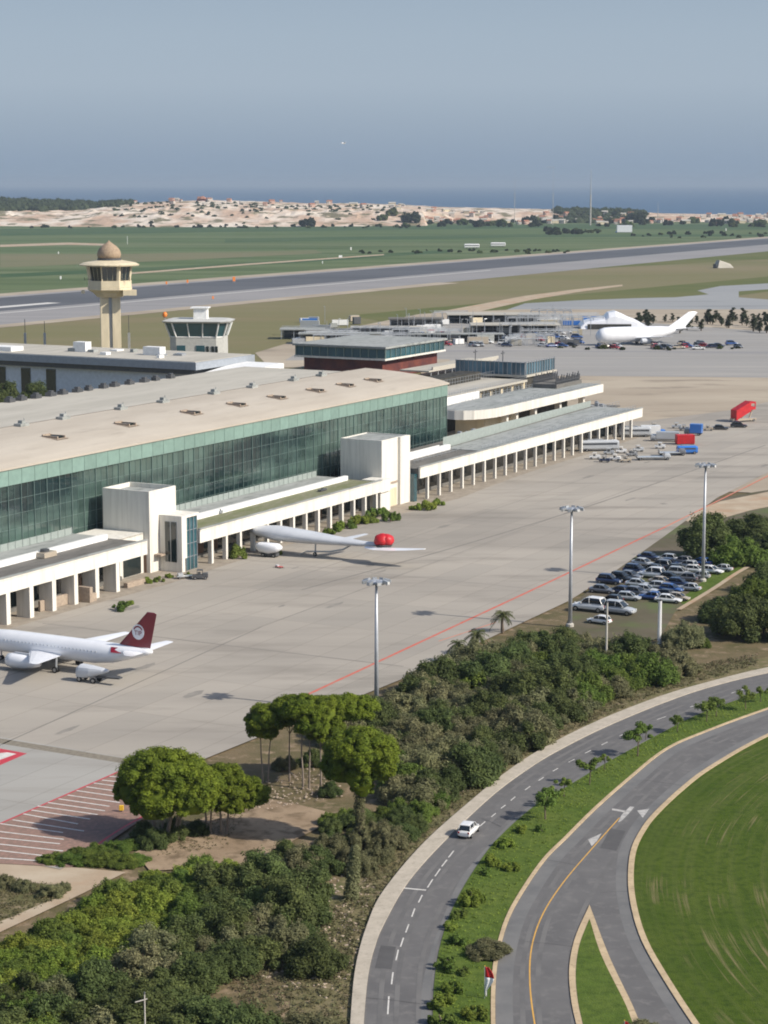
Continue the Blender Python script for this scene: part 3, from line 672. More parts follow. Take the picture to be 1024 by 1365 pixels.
MB().box(124.4, 131.8, -3.0, -2.9, 0, 4.8).build('entrance', 'cream_wall', b2, flip=fl)
MB().box(117.9, 123.4, -3.5, -.4, 0, 4.9).box(117.9, 123.4, -6, -.3, 5.2, 8.4).build('link_wall', 'white_paint', b2, flip=fl)
MB().box(138.3, 140, -8, -1, 0, 7.5).build('link_glass', 'teal_glass', b2, flip=fl)
ls, fl = bthing('glass_lift_shaft', 'glass lift shaft in a white frame attached to the near stair block', 'lift shaft', 28, -3)
MB().box(24.2, 25.4, -5.9, 0, 0, 12.6).box(25.4, 31.2, -5.9, 0, 12.0, 12.6).box(25.4, 26.2, -.8, 0, 3, 12).build('frame', 'white_paint', ls, flip=fl)
MB().box(26.4, 30.8, -5.5, -.5, 0, 12.0).build('glass', 'teal_glass', ls, flip=fl)
MB().box(24.08, 24.18, -4.4, -1.4, 2.2, 11.2).build('window', 'dark_glass', ls, flip=fl); MB().box(24.05, 24.2, -3.0, -2.8, 2.2, 11.2).build('window_frame', 'metal_grey', ls, flip=fl)
m = MB()
for S in (26.4, 27.9, 29.4, 30.8): m.box(S - .07, S + .07, -.5, -.3, 0, 12)
for z in (3, 6, 9): m.box(26.4, 30.8, -.5, -.36, z - .06, z + .06)
for P in (-5.4, -3.8, -2.1, -.55): m.box(30.8, 30.95, P - .07, P + .07, 0, 12)
m.build('window_frame', 'metal_grey', ls, flip=fl)
bp_ = MB().box(10.9, 20.3, -8.2, -7.6, 0, 9.0).box(10.9, 20.3, -20, -7.6, 8.6, 8.95)
lw, fl = bthing('link_corridor', 'low recessed corridor joining the leftmost wing to the near stair block', 'corridor', 15.5, -12)
bp_.build('wall', 'white_paint', lw, flip=fl); MB().box(12.5, 19, -7.58, -7.4, .2, 5.6).build('window', 'dark_glass', lw, flip=fl)
# ruined low wall and steps before the leftmost wing
rw, fl = bthing('broken_wall', 'low broken concrete wall before the leftmost wing piers', 'wall', -17, 0)
MB().prism([(-24, -2.6), (-12, -2.2), (-12, -1.6), (-24, -2)], 0, 2.2).prism([(-12.2, -1.6), (-11.2, -1.6), (-11.2, 1.6), (-12.2, 1.6)], 0, 3.2).prism([(-11.2, .2), (-9.6, .2), (-9.6, 1.4), (-11.2, 1.4)], 0, 1.7).build('masonry', 'rubble', rw, flip=fl, bevel=.08)
MB().prism([(4, -1.5), (11, -1.2), (11, -.2), (4, -.5)], 0, 1.1).build('low_step', 'rubble', rw, flip=fl)

# ---- building behind the hall, end wall towards us in shade
cb, fl = bthing('concourse_building', 'white concourse building with deep grey roof edge behind the hall at left', 'building', 330, -240)
MB().box(304, 338, -320, -182, 0, 13.2).build('wall', 'shade_wall', cb, flip=fl)
MB().box(299.5, 342, -324, -177, 15.2, 18.0).build('roof_edge', 'grey_fascia', cb, flip=fl)
MB().box(301.5, 340, -322, -179, 13.2, 15.18).build('soffit_shade', 'metal_dark', cb, flip=fl)  # dark band built in for the shade below the roof edge
MB().box(300.5, 341, -323, -178, 18.02, 18.25).build('roof', 'roof_pale', cb, flip=fl)
for P in (-276, -263.5, -251): MB().box(303.7, 303.98, P, P + 4.6, 1, 12.2).build('window', 'dark_glass', cb, flip=fl)
MB().box(306, 314, -322, -270, 18.26, 20.0).build('parapet', 'white_clean', cb, flip=fl)
r = random.Random(3)
for k in range(9):
    S, P = r.uniform(303, 333), r.uniform(-270, -195); MB().box(S, S + r.uniform(2, 5), P, P + r.uniform(1.5, 4), 18.26, 18.26 + r.uniform(.5, 1.4)).build('plant_box', r.choice(['white_clean', 'roof_grey', 'metal_grey']), cb, flip=fl)
MB().box(318, 322, -248, -242, 18.26, 22.2).build('plant_room', 'white_clean', cb, flip=fl)
MB().prism([(318, -214), (322, -214), (322, -206), (318, -206)], 18.26, 21.5).build('plant_room', 'white_clean', cb, flip=fl)
sc, fl = bthing('curved_hall', 'low white curved roofed hall joined behind the concourse building', 'building', 360, -165)
m = MB(); rg = []
for k in range(13):
    t = k / 12; S = 298 + 38 * t; z = 13.2 + 2.6 * math.sin(math.pi * t * .5)
    rg.append([(S, -176.8, z - 2.6), (S, -160, z - 2.6), (S, -160, z), (S, -176.8, z)])
m.rings(rg).build('roof', 'white_clean', sc, flip=fl)
m = MB()
for k in range(18): m.box(299 + k * 2.05, 299.7 + k * 2.05, -160.4, -159.9, 8.5, 12.6)
m.box(299, 335, -160.3, -160.0, 8.3, 8.6).box(299, 335, -160.3, -160.0, 10.4, 10.6)
m.build('window_frame', 'white_clean', sc, flip=fl)
MB().box(300, 335, -176, -160.6, 0, 11.0).build('wall', 'roof_grey', sc, flip=fl)

# ---- control tower
tw = thing('control_tower', 'tall cream control tower with twin shafts and brown dome on top', 'control tower', at(149, 503), R(9))
m = MB().box(-4.4, -.7, -4.2, 4.2, 0, 50).box(.7, 4.4, -4.2, 4.2, 0, 50); m.build('shaft', 'cream_wall', tw, bevel=.15)
MB().box(-.7, .7, -3.0, 3.0, 0, 50).build('shaft_core', 'metal_grey', tw)
TZ = CH - (378 - 245) * 900 / 2735
def tz(v): return CH - (v - 245) * 900 / 2722.
m = MB().rings([[(math.cos(a) * r_, math.sin(a) * r_, z) for a in [math.pi / 8 + k * math.pi / 4 for k in range(8)]] for r_, z in ((6.0, tz(394)), (8.0, tz(388)), (10.4, tz(384)), (10.4, tz(381)))]); m.build('corbel', 'cream_wall', tw)
m = MB().rings([[(math.cos(a) * r_, math.sin(a) * r_, z) for a in [math.pi / 8 + k * math.pi / 4 for k in range(8)]] for r_, z in ((10.2, tz(380.8)), (10.2, tz(372)))]); m.build('gallery', 'cream_wall', tw)
m = MB().rings([[(math.cos(a) * r_, math.sin(a) * r_, z) for a in [math.pi / 8 + k * math.pi / 4 for k in range(8)]] for r_, z in ((9.0, tz(372)), (9.9, tz(353)))]); m.build('cab_glass', 'dark_glass', tw)
m = MB()
for k in range(8):
    a = math.pi / 8 + k * math.pi / 4
    m.tube((math.cos(a) * 9.1, math.sin(a) * 9.1, tz(372)), (math.cos(a) * 10.0, math.sin(a) * 10.0, tz(353)), .3 if k % 2 else 1.0, n=6)
    b = a + math.pi / 4
    for t in (.33, .66): m.tube((((1 - t) * math.cos(a) + t * math.cos(b)) * 8.9, ((1 - t) * math.sin(a) + t * math.sin(b)) * 8.9, tz(372)), (((1 - t) * math.cos(a) + t * math.cos(b)) * 9.8, ((1 - t) * math.sin(a) + t * math.sin(b)) * 9.8, tz(353)), .12, n=5)
m.build('window_frame', 'cream_wall', tw)
MB().lathe([(7, tz(354)), (13.0, tz(352.5)), (13.2, tz(351)), (11.5, tz(348.5)), (6, tz(345.5))], 32).build('roof_disk', 'cream_wall', tw)
MB().lathe([(5.2, tz(346)), (5.2, tz(343)), (5.0, tz(342.8))], 24).build('dome_ring', 'metal_dark', tw)
MB().lathe([(4.9, tz(343)), (5.25, tz(338)), (5.0, tz(334)), (4.3, tz(330)), (3.1, tz(326.5)), (1.7, tz(323.5)), (.6, tz(321)), (.05, tz(319))], 20).build('dome', 'stone_dome', tw, smooth=True)
m = MB(); rail(m, (-11.0, -11.0 * .41), (-11.0, 11 * .41), tz(372), 1.4, 6); m.tube((8.5, -8.5, tz(372)), (8.5, -8.5, tz(366)), .15)
m.tube((-11, -4.5, tz(372) + .7), (8.5, -8.5, tz(369)), .1)
m.build('railing', 'metal_dark', tw)
MB().box(5.5, 11.4, -9.9, -5, tz(391), tz(384)).build('balcony', 'cream_wall', tw); MB().box(-12.5, -11, -3, 2, tz(389), tz(385)).build('balcony', 'cream_wall', tw)

# ---- older cab building with slanted blue windows
oc = thing('old_control_cab', 'squat white control cab with slanted blue windows and roof box', 'control cab', at(266, 489), R(-4))
def oz(v): return CH - (v - 245) * 953 / 2722.
def oct_(rx, ry, z, c=.25): return [(-rx, -ry * (1 - c), z), (-rx * (1 - c), -ry, z), (rx * (1 - c), -ry, z), (rx, -ry * (1 - c), z), (rx, ry * (1 - c), z), (rx * (1 - c), ry, z), (-rx * (1 - c), ry, z), (-rx, ry * (1 - c), z)]
MB().rings([oct_(12.6, 9, 0), oct_(12.6, 9, oz(446))]).build('wall', 'cab_wall_shade', oc)
MB().rings([oct_(12.4, 8.8, oz(446)), oct_(14.6, 10.8, oz(427.5))]).build('cab_glass', 'teal_glass', oc)
m = MB()
A_, B_ = oct_(12.5, 8.9, oz(446)), oct_(14.7, 10.9, oz(427))
for k in range(8): m.tube(A_[k], B_[k], .42, n=6)
m.tube(A_[0], A_[1], .3, n=5); m.tube(A_[1], A_[2], .3, n=5); m.tube(A_[2], A_[3], .3, n=5)
for t in (.33, .66): 
    m.tube([A_[1][i] * (1 - t) + A_[2][i] * t for i in range(3)], [B_[1][i] * (1 - t) + B_[2][i] * t for i in range(3)], .3, n=6)
m.build('window_frame', 'white_clean', oc)
MB().rings([oct_(15.6, 11.6, oz(427)), oct_(16.0, 12, oz(425)), oct_(13, 9, oz(423))]).build('roof', 'cab_wall_shade', oc)
MB().box(-2, 4.2, -3, 3, oz(424), oz(409)).box(-3.4, 5, -3.8, 3.8, oz(409), oz(407.5)).build('roof_box', 'white_clean', oc)
for x in (-9, 0): MB().box(x, x + 4, -9.3, -9.02, oz(472), oz(457)).build('window', 'teal_glass', oc)
for x in (4.8, 7.2, 9.0): MB().box(x, x + 1.2, -9.3, -9.02, oz(470), oz(458)).build('window', 'dark_glass', oc)
MB().tube((-15, -6, oz(424)), (-15, -6, oz(418)), .2).build('mast', 'metal_grey', oc)
MB().blob((-15, -6, oz(417)), (1.2, 1.2, 1.4), 1, .05).build('warning_ball', 'orange', oc, smooth=True)

# ---- long building with green ribbon windows over brick
gb, fl = bthing('green_glazed_building', 'low building with green ribbon windows over dark red brick behind the hall', 'building', 470, -190)
MB().box(444, 498, -214, -174, 0, 8.2).build('wall', 'red_brick', gb, flip=fl)
MB().box(441, 501, -217.5, -171, 8.2, 9.0).build('sill', 'white_paint', gb, flip=fl)
MB().box(442, 500, -217, -171.5, 9.0, 13.4).build('glass', 'teal_glass', gb, flip=fl)
m = MB()
for k in range(12): P = -217 + k * (45.5 / 11); m.box(441.7, 442.0, P - .25, P + .25, 9, 13.4)
for k in range(13): S = 442 + k * 4.8; m.box(S - .2, S + .2, -171.48, -171.2, 9, 13.4)
m.box(441.65, 441.98, -217, -171.2, 13.0, 13.38).box(441.7, 500, -171.48, -171.15, 13.0, 13.38)
m.build('window_frame', 'mullion', gb, flip=fl)
MB().box(440.5, 501.5, -218, -170.5, 13.4, 14.3).build('roof', 'roof_grey', gb, flip=fl)
MB().box(442, 512, -164.4, -150, 4, 4.6).box(446, 514, -150.5, -150, 4.6, 6.0).build('terrace', 'roof_pale', gb, flip=fl)
m = MB(); rail(m, (444, -151), (512, -151), 4.6, 1.4, 24)
for k in range(10): m.tube((446 + k * 7, -151, 0), (446 + k * 7, -151, 4.2), .3, n=6)
m.build('handrail', 'metal_grey', gb, flip=fl)

# ---- blue glazed building with gallery
bb, fl = bthing('blue_glazed_building', 'glazed building with pale blue windbreak roof terrace beyond the end of the hall', 'building', 360, -90)
MB().box(300, 381, -101, -77, 0, 8.6).build('wall', 'cream_wall', bb, flip=fl)
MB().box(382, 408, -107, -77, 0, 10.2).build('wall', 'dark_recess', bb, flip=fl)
MB().box(298, 380, -104, -75.5, 8.6, 9.4).build('floor_slab', 'roof_pale', bb, flip=fl)
MB().box(380, 410, -108, -76, 10.2, 11.0).build('floor_slab', 'roof_pale', bb, flip=fl)
MB().box(381, 409, -107, -77, 11.02, 11.2).build('terrace', 'roof_grey', bb, flip=fl)
panels(381, 409, 14, -76.8, 11.2, 15.8, 1, seed=8).build('glass', 'blue_glass', bb, flip=fl, recalc=False)
m = MB()
for k in range(16): P = -107 + k * 1.88; m.quad((380.8, P, 10.9), (380.8, P + 1.86, 10.9), (380.8, P + 1.86, 15.8), (380.8, P, 15.8))
m.build('glass', 'blue_glass', bb, flip=fl, recalc=False)
m = MB()
for k in range(17): P = -107 + k * 1.88; m.box(380.5, 380.75, P - .1, P + .1, 10.9, 16.3)
for k in range(12): S = 381 + k * 28 / 11; m.box(S - .1, S + .1, -76.7, -76.4, 10.9, 16.3)
m.box(380.45, 380.8, -107, -76.3, 15.8, 16.0).box(380.5, 409, -76.75, -76.35, 15.8, 16.0)
m.build('window_frame', 'metal_grey', bb, flip=fl)
m = MB()
rail(m, (298.6, -104), (298.6, -76), 9.4, 2.4, 16); rail(m, (298.6, -75.8), (380, -75.8), 9.4, 1.6, 44)
m.build('handrail', 'metal_grey', bb, flip=fl)
m = MB(); rail(m, (320, -90), (380, -90), 9.4, 2.8, 26)
m.build('handrail', 'metal_grey', bb, flip=fl)
for k in range(8): MB().box(303 + k * 9.6, 310 + k * 9.6, -76.9, -76.7, 1.2, 7.5).build('window', 'dark_glass', bb, flip=fl)
for k in range(24): MB().tube((299 + k * 3.5, -75.9, 0), (299 + k * 3.5, -75.9, 8.6), .17, n=5).build('post', 'metal_grey', bb, flip=fl)
for P in (-100, -88): MB().tube((384, P, 11), (384, P, 20), .18).box(382.5, 385.5, P - .2, P + .2, 18.9, 19.2).build('mast', 'metal_dark', bb, flip=fl)
MB().box(330, 372, -101, -92, 9.4, 12.5).build('roof_plant', 'dark_recess', bb, flip=fl)
lb, fl = bthing('low_white_pavilion', 'low pavilion with deep white fascia against the blue glazed building', 'building', 280, -66)
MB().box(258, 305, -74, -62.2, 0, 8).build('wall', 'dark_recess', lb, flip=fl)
MB().box(256, 306, -75, -62, 8, 8.9).build('roof', 'roof_grey', lb, flip=fl)
MB().box(255.5, 306.5, -62, -61.4, 7.4, 12.2).build('fascia', 'white_clean', lb, flip=fl)
m = MB(); rail(m, (256, -61.7), (306, -61.7), 12.2, 1.4, 24); m.build('handrail', 'metal_grey', lb, flip=fl)
for k in range(14): MB().tube((258 + k * 3.6, -62.5, 0), (258 + k * 3.6, -62.5, 8), .14, n=5).build('post', 'metal_grey', lb, flip=fl)
# ---- raised deck with rounded end
dk, fl = bthing('raised_deck', 'raised walkway deck with white edge beam and rounded near end', 'walkway', 320, -50)
arc = [(276 + 15 * math.cos(a) * 1.2, -47.5 + 9.5 * math.sin(a)) for a in [math.pi / 2 + k * math.pi / 10 for k in range(11)]]
out = arc + [(366, -57), (366, -38)]
MB().prism(out, 7.6, 10.6).build('edge_beam', 'white_paint', dk, flip=fl)
MB().prism([(p[0] * .985 + 4.6, p[1] * .97 - 1.42) for p in out], 10.62, 10.75).build('floor', 'roof_grey', dk, flip=fl)
for S in (284, 292, 308, 330, 352): MB().box(S - .8, S + .8, -42, -40, 0, 7.6).build('column', 'white_paint', dk, flip=fl)
MB().box(272, 300, -54, -43, 0, 7.5).build('wall', 'cream_wall', dk, flip=fl)
MB().box(300, 360, -55, -50, 0, 7.5).build('recess_wall', 'dark_recess', dk, flip=fl)
m = MB(); rail(m, (280, -39), (365, -39), 10.6, 1.4, 40); rail(m, (280, -55.5), (365, -55.5), 10.6, 1.4, 30); m.build('handrail', 'metal_grey', dk, flip=fl)
MB().box(340, 364, -56, -46, 10.8, 12.2).build('roof_plant', 'roof_felt', dk, flip=fl)
m = MB()
for k in range(44): m.tube((340.5 + (k % 22) * 1.05, -55.5 + 9 * (k // 22), 12.1), (340.5 + (k % 22) * 1.05 + .3, -55.5 + 9 * (k // 22), 14.2 + (k * 7 % 5) * .35), .2, n=5)
m.box(340, 364, -55.7, -55.4, 13, 13.2); m.box(340, 364, -46.7, -46.3, 13, 13.2); m.box(340, 340.3, -55.7, -46.3, 13, 13.2)
m.build('pipe_rack', 'metal_dark', dk, flip=fl)
# clutter between deck and wing: low roofs
for (label, S, P, a, b, h) in [('small grey rooftop plant shed just past the hall corner', 212, -24, 16, 9, 6), ('flat shed roof with pipework between the deck and the longest wing', 244, -30, 24, 10, 5.5), ('low dark shed under the rounded deck end', 322, -28, 44, 10, 5.0)]:
    o, fl = bthing('service_shed', label, 'shed', S, P)
    MB().box(S - a / 2, S + a / 2, P - b / 2, P + b / 2, 0, h).build('wall', 'cream_wall', o, flip=fl)
    MB().box(S - a / 2 - .4, S + a / 2 + .4, P - b / 2 - .4, P + b / 2 + .4, h, h + .4).build('roof', 'roof_felt', o, flip=fl)
    m = MB(); rr = random.Random(int(S))
    for k in range(16):
        x, y = S + rr.uniform(-a / 2, a / 2) * .9, P + rr.uniform(-b / 2, b / 2) * .8; m.box(x - rr.uniform(.3, 1.6), x + .5, y - .5, y + rr.uniform(.2, .9), h + .4, h + .4 + rr.uniform(.3, 1.8))
    m.build('roof_plant', 'metal_grey', o, flip=fl)
    m = MB(); rail(m, (S - a / 2, P + b / 2), (S + a / 2, P + b / 2), h + .4, 1.6, 14); m.build('handrail', 'metal_grey', o, flip=fl)
# ================================================================== VEHICLES
def loft(secs, n=12, sq=3.2):
    """secs: (x, zc, half height, half width) -> rounded-box rings"""
    rg = []
    for x, zc, hh, hw in secs:
        q = []
        for k in range(n):
            a = 2 * math.pi * (k + .5) / n; c, s_ = math.cos(a), math.sin(a)
            e = (abs(c) ** sq + abs(s_) ** sq) ** (-1 / sq); q.append((x, c * e * hw, zc + s_ * e * hh))
        rg.append(q)
    return rg
def wheel(parent, x, y, r=.33, w=.22):
    m = MB().rings([[(x + r_ * math.cos(a), y + yy, r + r_ * math.sin(a)) for a in [2 * math.pi * k / 14 for k in range(14)]] for yy, r_ in ((-w / 2, r * .9), (-w / 2 + .03, r), (w / 2 - .03, r), (w / 2, r * .9))])
    o = m.build('wheel', 'tyre', parent)
    s_ = 1 if y > 0 else -1
    m = MB().rings([[(x + r_ * math.cos(a), y + s_ * (w / 2 + d), r + r_ * math.sin(a)) for a in [2 * math.pi * k / 10 for k in range(10)]] for d, r_ in ((-.02, r * .62), (.015, r * .58))])
    m.build('rim', 'rim', o); return o
def make_car(name, label, cat, loc, rz, colr, kind='hatch', group=None, Lk=1.0):
    o = thing(name, label, cat, loc, rz, group)
    if kind == 'hatch': hl, bon, hgt, W = 2.15, .92, 1.46, .86
    elif kind == 'suv': hl, bon, hgt, W = 2.3, 1.08, 1.76, .93
    else: hl, bon, hgt, W = 2.35, .90, 1.42, .88
    zb = .26
    def sec(x, zt, w, zl=zb): return (x, (zl + zt) / 2, (zt - zl) / 2, w)
    body = loft([sec(-hl, bon * .78, W * .80, .42), sec(-hl + .12, bon * .98, W * .93, .30), sec(-hl + .6, bon * 1.02, W), sec(-.4, bon * 1.0, W), sec(.7, bon * .98, W), sec(hl - .7, bon * .88, W * .98), sec(hl - .2, bon * .74, W * .90, .30), sec(hl, bon * .60, W * .74, .38)], 14, 4)
    MB().rings(body).build('body', colr, o, smooth=False)
    back = -hl + (.28 if kind != 'sedan' else .75)
    g_ = loft([(back, bon + .02, .06, W * .86), (back + .38, (bon + hgt) / 2 - .03, (hgt - bon) / 2 + .0, W * .80), (-.2, (bon + hgt) / 2 - .02, (hgt - bon) / 2 + .02, W * .82), (.35, (bon + hgt) / 2 - .05, (hgt - bon) / 2 - .02, W * .80), (1.05, bon - .0, .06, W * .84)], 12, 4)
    MB().rings(g_).build('window_glass', 'car_glass', o)
    rr_ = loft([(back + .30, hgt - .06, .045, W * .70), (back + .5, hgt, .05, W * .76), (-.1, hgt + .02, .05, W * .78), (.30, hgt - .06, .04, W * .74)], 10, 3)
    MB().rings(rr_).build('roof_panel', colr, o)
    m = MB()
    for s_ in (-1, 1):
        for x0, z0, x1, z1 in ((1.0, bon, .34, hgt - .05), (-.25, bon, -.22, hgt), (back + .05, bon, back + .38, hgt - .04)): m.tube((x0, s_ * W * .86, z0), (x1, s_ * W * .78, z1), .045, n=5)
    m.box(back + .02, back + .1, -W * .86, W * .86, bon - .04, bon + .03).box(back + .02, 1.02, -W * .87, W * .87, bon - .05, bon - .01)
    m.build('pillars', colr, o)
    for s_ in (-1, 1):
        wheel(o, hl - .78, s_ * (W - .08)); wheel(o, -hl + .78, s_ * (W - .08))
        MB().box(hl - .16, hl - .02, s_ * W * .58 - .16, s_ * W * .58 + .16, bon * .60, bon * .74).build('headlight', 'lamp_glass', o)
        MB().box(-hl + .0, -hl + .10, s_ * W * .72 - .12, s_ * W * .72 + .12, bon * .66, bon * .90).build('tail_light', 'tail_light', o)
        MB().box(.72, .9, s_ * W * 1.0 - .02, s_ * W * 1.0 + s_ * .16, bon - .02, bon + .14).build('mirror', colr, o)
    return o
p0, p1 = at(625, 1112), at(655, 1083)
make_car('hatchback_car', 'white hatchback driving along the curving road with nobody near it', 'car', at(625, 1112), math.atan2((p1 - p0).y, (p1 - p0).x), 'car_white', 'suv')
CARS = {k: proto_done(make_car('parked_car', 'car', 'car', (0, 0, -50), 0, 'car_white', k)) for k in ('hatch', 'suv', 'sedan')}
def put_car(u, v, colr, kind, label, deg=0, group='cars crowded in the car park beside the apron', name='parked_car', sc=1.12):
    mm = {'body': colr, 'roof_panel': colr, 'pillars': colr, 'mirror': colr}
    c = copy_tree(CARS[kind], at(u, v, -.08), -AZ + R(deg), sc, label, 'car', group, mm); return c
rj = random.Random(11)
CP = 'in the car park'
lot = [(786, 814, 'car_white', 'suv', 'white off-roader with dark roof parked at the near left corner of the car park', 1.35),
 (825, 818, 'car_silver', 'suv', 'pale silver van-like car next to the white off-roader at the near end', 1.25),
 (799, 831, 'car_white', 'hatch', 'small bright white car parked nearest to the bushes below the others', .95),
 (803, 790, 'car_grey', 'sedan', 'dark grey car leftmost of its row behind the white off-roader', 1), (826, 791, 'car_navy', 'sedan', 'navy car directly behind the pale silver van-like car', 1),
 (849, 793, 'car_grey', 'hatch', 'dark grey hatchback right of the navy car', 1), (868, 799, 'car_blue', 'sedan', 'blue saloon left of the white car at the lawn edge', 1), (891, 803, 'car_white', 'sedan', 'white saloon at the near lawn corner of the car park', 1), (905, 800, 'tan_body', 'hatch', 'tan hatchback touching the lawn corner', .9),
 (829, 775, 'car_black', 'suv', 'black off-roader at the apron side of the third row', 1), (851, 782, 'car_silver', 'sedan', 'silver saloon behind the dark grey hatchback', 1), (872, 785, 'car_silver', 'hatch', 'silver hatchback in the middle of the third row', 1), (895, 789, 'car_blue', 'hatch', 'blue hatchback behind the white saloon at the lawn', 1), (918, 787, 'car_silver', 'sedan', 'silver saloon on the lawn side of the third row', .95),
 (848, 765, 'car_navy', 'suv', 'navy off-roader first from the apron in the fourth row', 1.05), (869, 770, 'car_white', 'suv', 'white off-roader with blue tinted glass in the fourth row', 1.15), (893, 773, 'car_black', 'sedan', 'black saloon right of the white off-roader with blue tinted glass', 1), (915, 774, 'car_grey', 'hatch', 'grey hatchback fourth in its row', 1), (932, 771, 'car_silver', 'hatch', 'silver hatchback nearest to the tall mast', .95),
 (858, 754, 'car_silver', 'sedan', 'silver saloon first from the apron in the fifth row', 1), (880, 758, 'car_grey', 'suv', 'grey off-roader second in the fifth row', 1), (903, 762, 'car_black', 'sedan', 'black saloon third in the fifth row', 1), (927, 763, 'car_white', 'hatch', 'white hatchback left of the tall mast', .95), (948, 764, 'car_white', 'sedan', 'white saloon right of the tall mast', 1), (962, 761, 'car_silver', 'sedan', 'silver saloon farthest right by the lawn', .9),
 (866, 746, 'car_navy', 'sedan', 'navy saloon first from the apron in the farthest row', 1), (888, 748, 'car_silver', 'hatch', 'silver hatchback second in the farthest row', 1), (910, 751, 'car_grey', 'sedan', 'grey saloon in the farthest row under the dark bush', 1), (934, 753, 'car_blue', 'sedan', 'blue saloon at the right end of the farthest row', 1),
 (812, 778, 'car_navy', 'suv', 'navy off-roader at the apron edge between the second and third rows', 1), (840, 771, 'car_grey', 'sedan', 'grey saloon squeezed between the black and the navy off-roaders', 1), (884, 796, 'car_black', 'hatch', 'black hatchback behind the two white saloons', 1), (861, 790, 'car_silver', 'sedan', 'silver saloon left of the blue saloon in the second row', 1), (905, 781, 'car_navy', 'hatch', 'navy hatchback in the gap before the lawn side saloon', 1),
 (882, 779, 'tan_body', 'sedan', 'tan saloon in the gap between the third and fourth rows', 1), (906, 768, 'car_silver', 'suv', 'silver off-roader in the gap between the fourth and fifth rows', 1), (868, 762, 'car_black', 'hatch', 'black hatchback between the silver saloon and the white off-roader', 1), (916, 757, 'car_silver', 'hatch', 'silver hatchback just behind the white one near the mast', 1), (893, 754, 'car_navy', 'sedan', 'navy saloon in the middle of the two farthest rows', 1), (815, 803, 'car_black', 'hatch', 'black hatchback wedged behind the white off-roader and the van-like car', .95), (838, 800, 'car_silver', 'hatch', 'silver hatchback right behind the pale van-like car', 1)]
for u, v, c, k, l, s_ in lot: put_car(u, v, c, k, l, rj.uniform(-9, 9) + rj.choice([0, 180]), sc=s_ * 1.2)
put_car(960, 573, 'car_black', 'sedan', 'dark saloon on the apron beside the red boarding stairs', 20, None, sc=1.3)
put_car(985, 570, 'car_black', 'suv', 'black off-roader parked right below the red boarding stairs', 20, None, sc=1.3)

def make_truck(name, label, cat, loc, rz, cab, box, Lb=5.2, H=2.9, W=1.15, group=None, flat=False):
    o = thing(name, label, cat, loc, rz, group)
    x1 = Lb / 2 + 1.0
    MB().rings(loft([(x1 - .9, 1.35, .95, W), (x1 - .3, 1.35, 1.0, W), (x1 + .6, 1.3, .95, W * .97), (x1 + .95, .95, .55, W * .92)], 12, 5)).build('cab', cab, o)
    MB().box(x1 + .45, x1 + .80, -W * .82, W * .82, 1.5, 2.05).build('windscreen', 'car_glass', o)
    MB().box(-Lb / 2 - .6, x1 - .9, -W * .7, W * .7, .55, .85).build('chassis', 'metal_dark', o)
    if flat: MB().box(-Lb / 2 - .6, x1 - 1.0, -W, W, .86, 1.1).box(-Lb / 2 - .6, -Lb / 2 - .45, -W, W, 1.1, 1.9).build('load_bed', box, o, bevel=.03)
    else: MB().box(-Lb / 2 - .6, x1 - 1.0, -W * 1.03, W * 1.03, .86, H).build('cargo_box', box, o, bevel=.06)
    for x in (x1, -Lb / 2 + .4):
        for s_ in (-1, 1): wheel(o, x, s_ * (W - .12), .45, .28)
    return o
def make_bus(name, label, loc, rz, body, Lb=11, H=2.9, W=1.3, group=None, cat='bus'):
    o = thing(name, label, cat, loc, rz, group)
    MB().rings(loft([(-Lb / 2, H * .55, H * .40, W * .96), (-Lb / 2 + .3, H * .56, H * .44, W), (Lb / 2 - .6, H * .56, H * .44, W), (Lb / 2, H * .52, H * .38, W * .93)], 16, 6)).build('body', body, o)
    for s_ in (-1, 1): MB().box(-Lb / 2 + .5, Lb / 2 - .7, s_ * W - .02, s_ * W + .02 * s_ + .0, H * .58, H * .76).build('side_window', 'car_grey', o)
    MB().box(Lb / 2 - .12, Lb / 2 + .02, -W * .8, W * .8, H * .45, H * .85).build('windscreen', 'car_glass', o)
    MB().box(-Lb * .3, Lb * .1, -W * .5, W * .5, H - .02, H + .25).build('roof_unit', 'metal_grey', o)
    for x in (-Lb * .32, Lb * .33):
        for s_ in (-1, 1): wheel(o, x, s_ * (W - .1), .48, .28)
    return o
az = -AZ
make_bus('apron_bus', 'long silver apron bus parked against the far columns of the longest wing', at(798, 601), R(8), 'car_silver', 13, 3.6, 1.5)
make_bus('apron_bus', 'white apron bus parked in the row behind the blue cab', at(846, 582), R(2), 'car_silver', 11, 3.4, 1.5)
make_truck('box_truck', 'white box truck with a blue cab end beside the white apron bus', 'truck', at(868, 581), R(0), 'truck_blue', 'car_white', 6, 3.6, 1.3)
make_truck('flatbed_truck', 'silver flatbed truck with dark underside in the middle of the service vehicles', 'truck', at(868, 613), R(5), 'car_silver', 'car_silver', 8, 2.4, 1.4, flat=True)
make_truck('flatbed_truck', 'grey flatbed truck nose to tail with the blue van', 'truck', at(893, 607), R(5), 'car_grey', 'car_silver', 6, 2.4, 1.4, flat=True)
make_bus('blue_van', 'bright blue van at the right end of the nearer service row', at(916, 605), R(5), 'truck_blue', 6.5, 2.7, 1.25, cat='van')
make_truck('box_truck', 'pale grey box truck with sloped load left of the red container', 'truck', at(889, 588), R(170), 'car_silver', 'car_silver', 7, 3.2, 1.4)
make_truck('box_truck', 'truck with bright blue tarpaulin behind the red container', 'truck', at(927, 580), R(160), 'car_grey', 'truck_blue', 3.5, 3.9, 1.3)
o = thing('red_container', 'red cargo container standing on the apron between the service rows', 'container', at(913, 592), R(5))
MB().box(-3, 3, -1.4, 1.4, .3, 3.2).build('body', 'bright_red', o, bevel=.05)
m = MB()
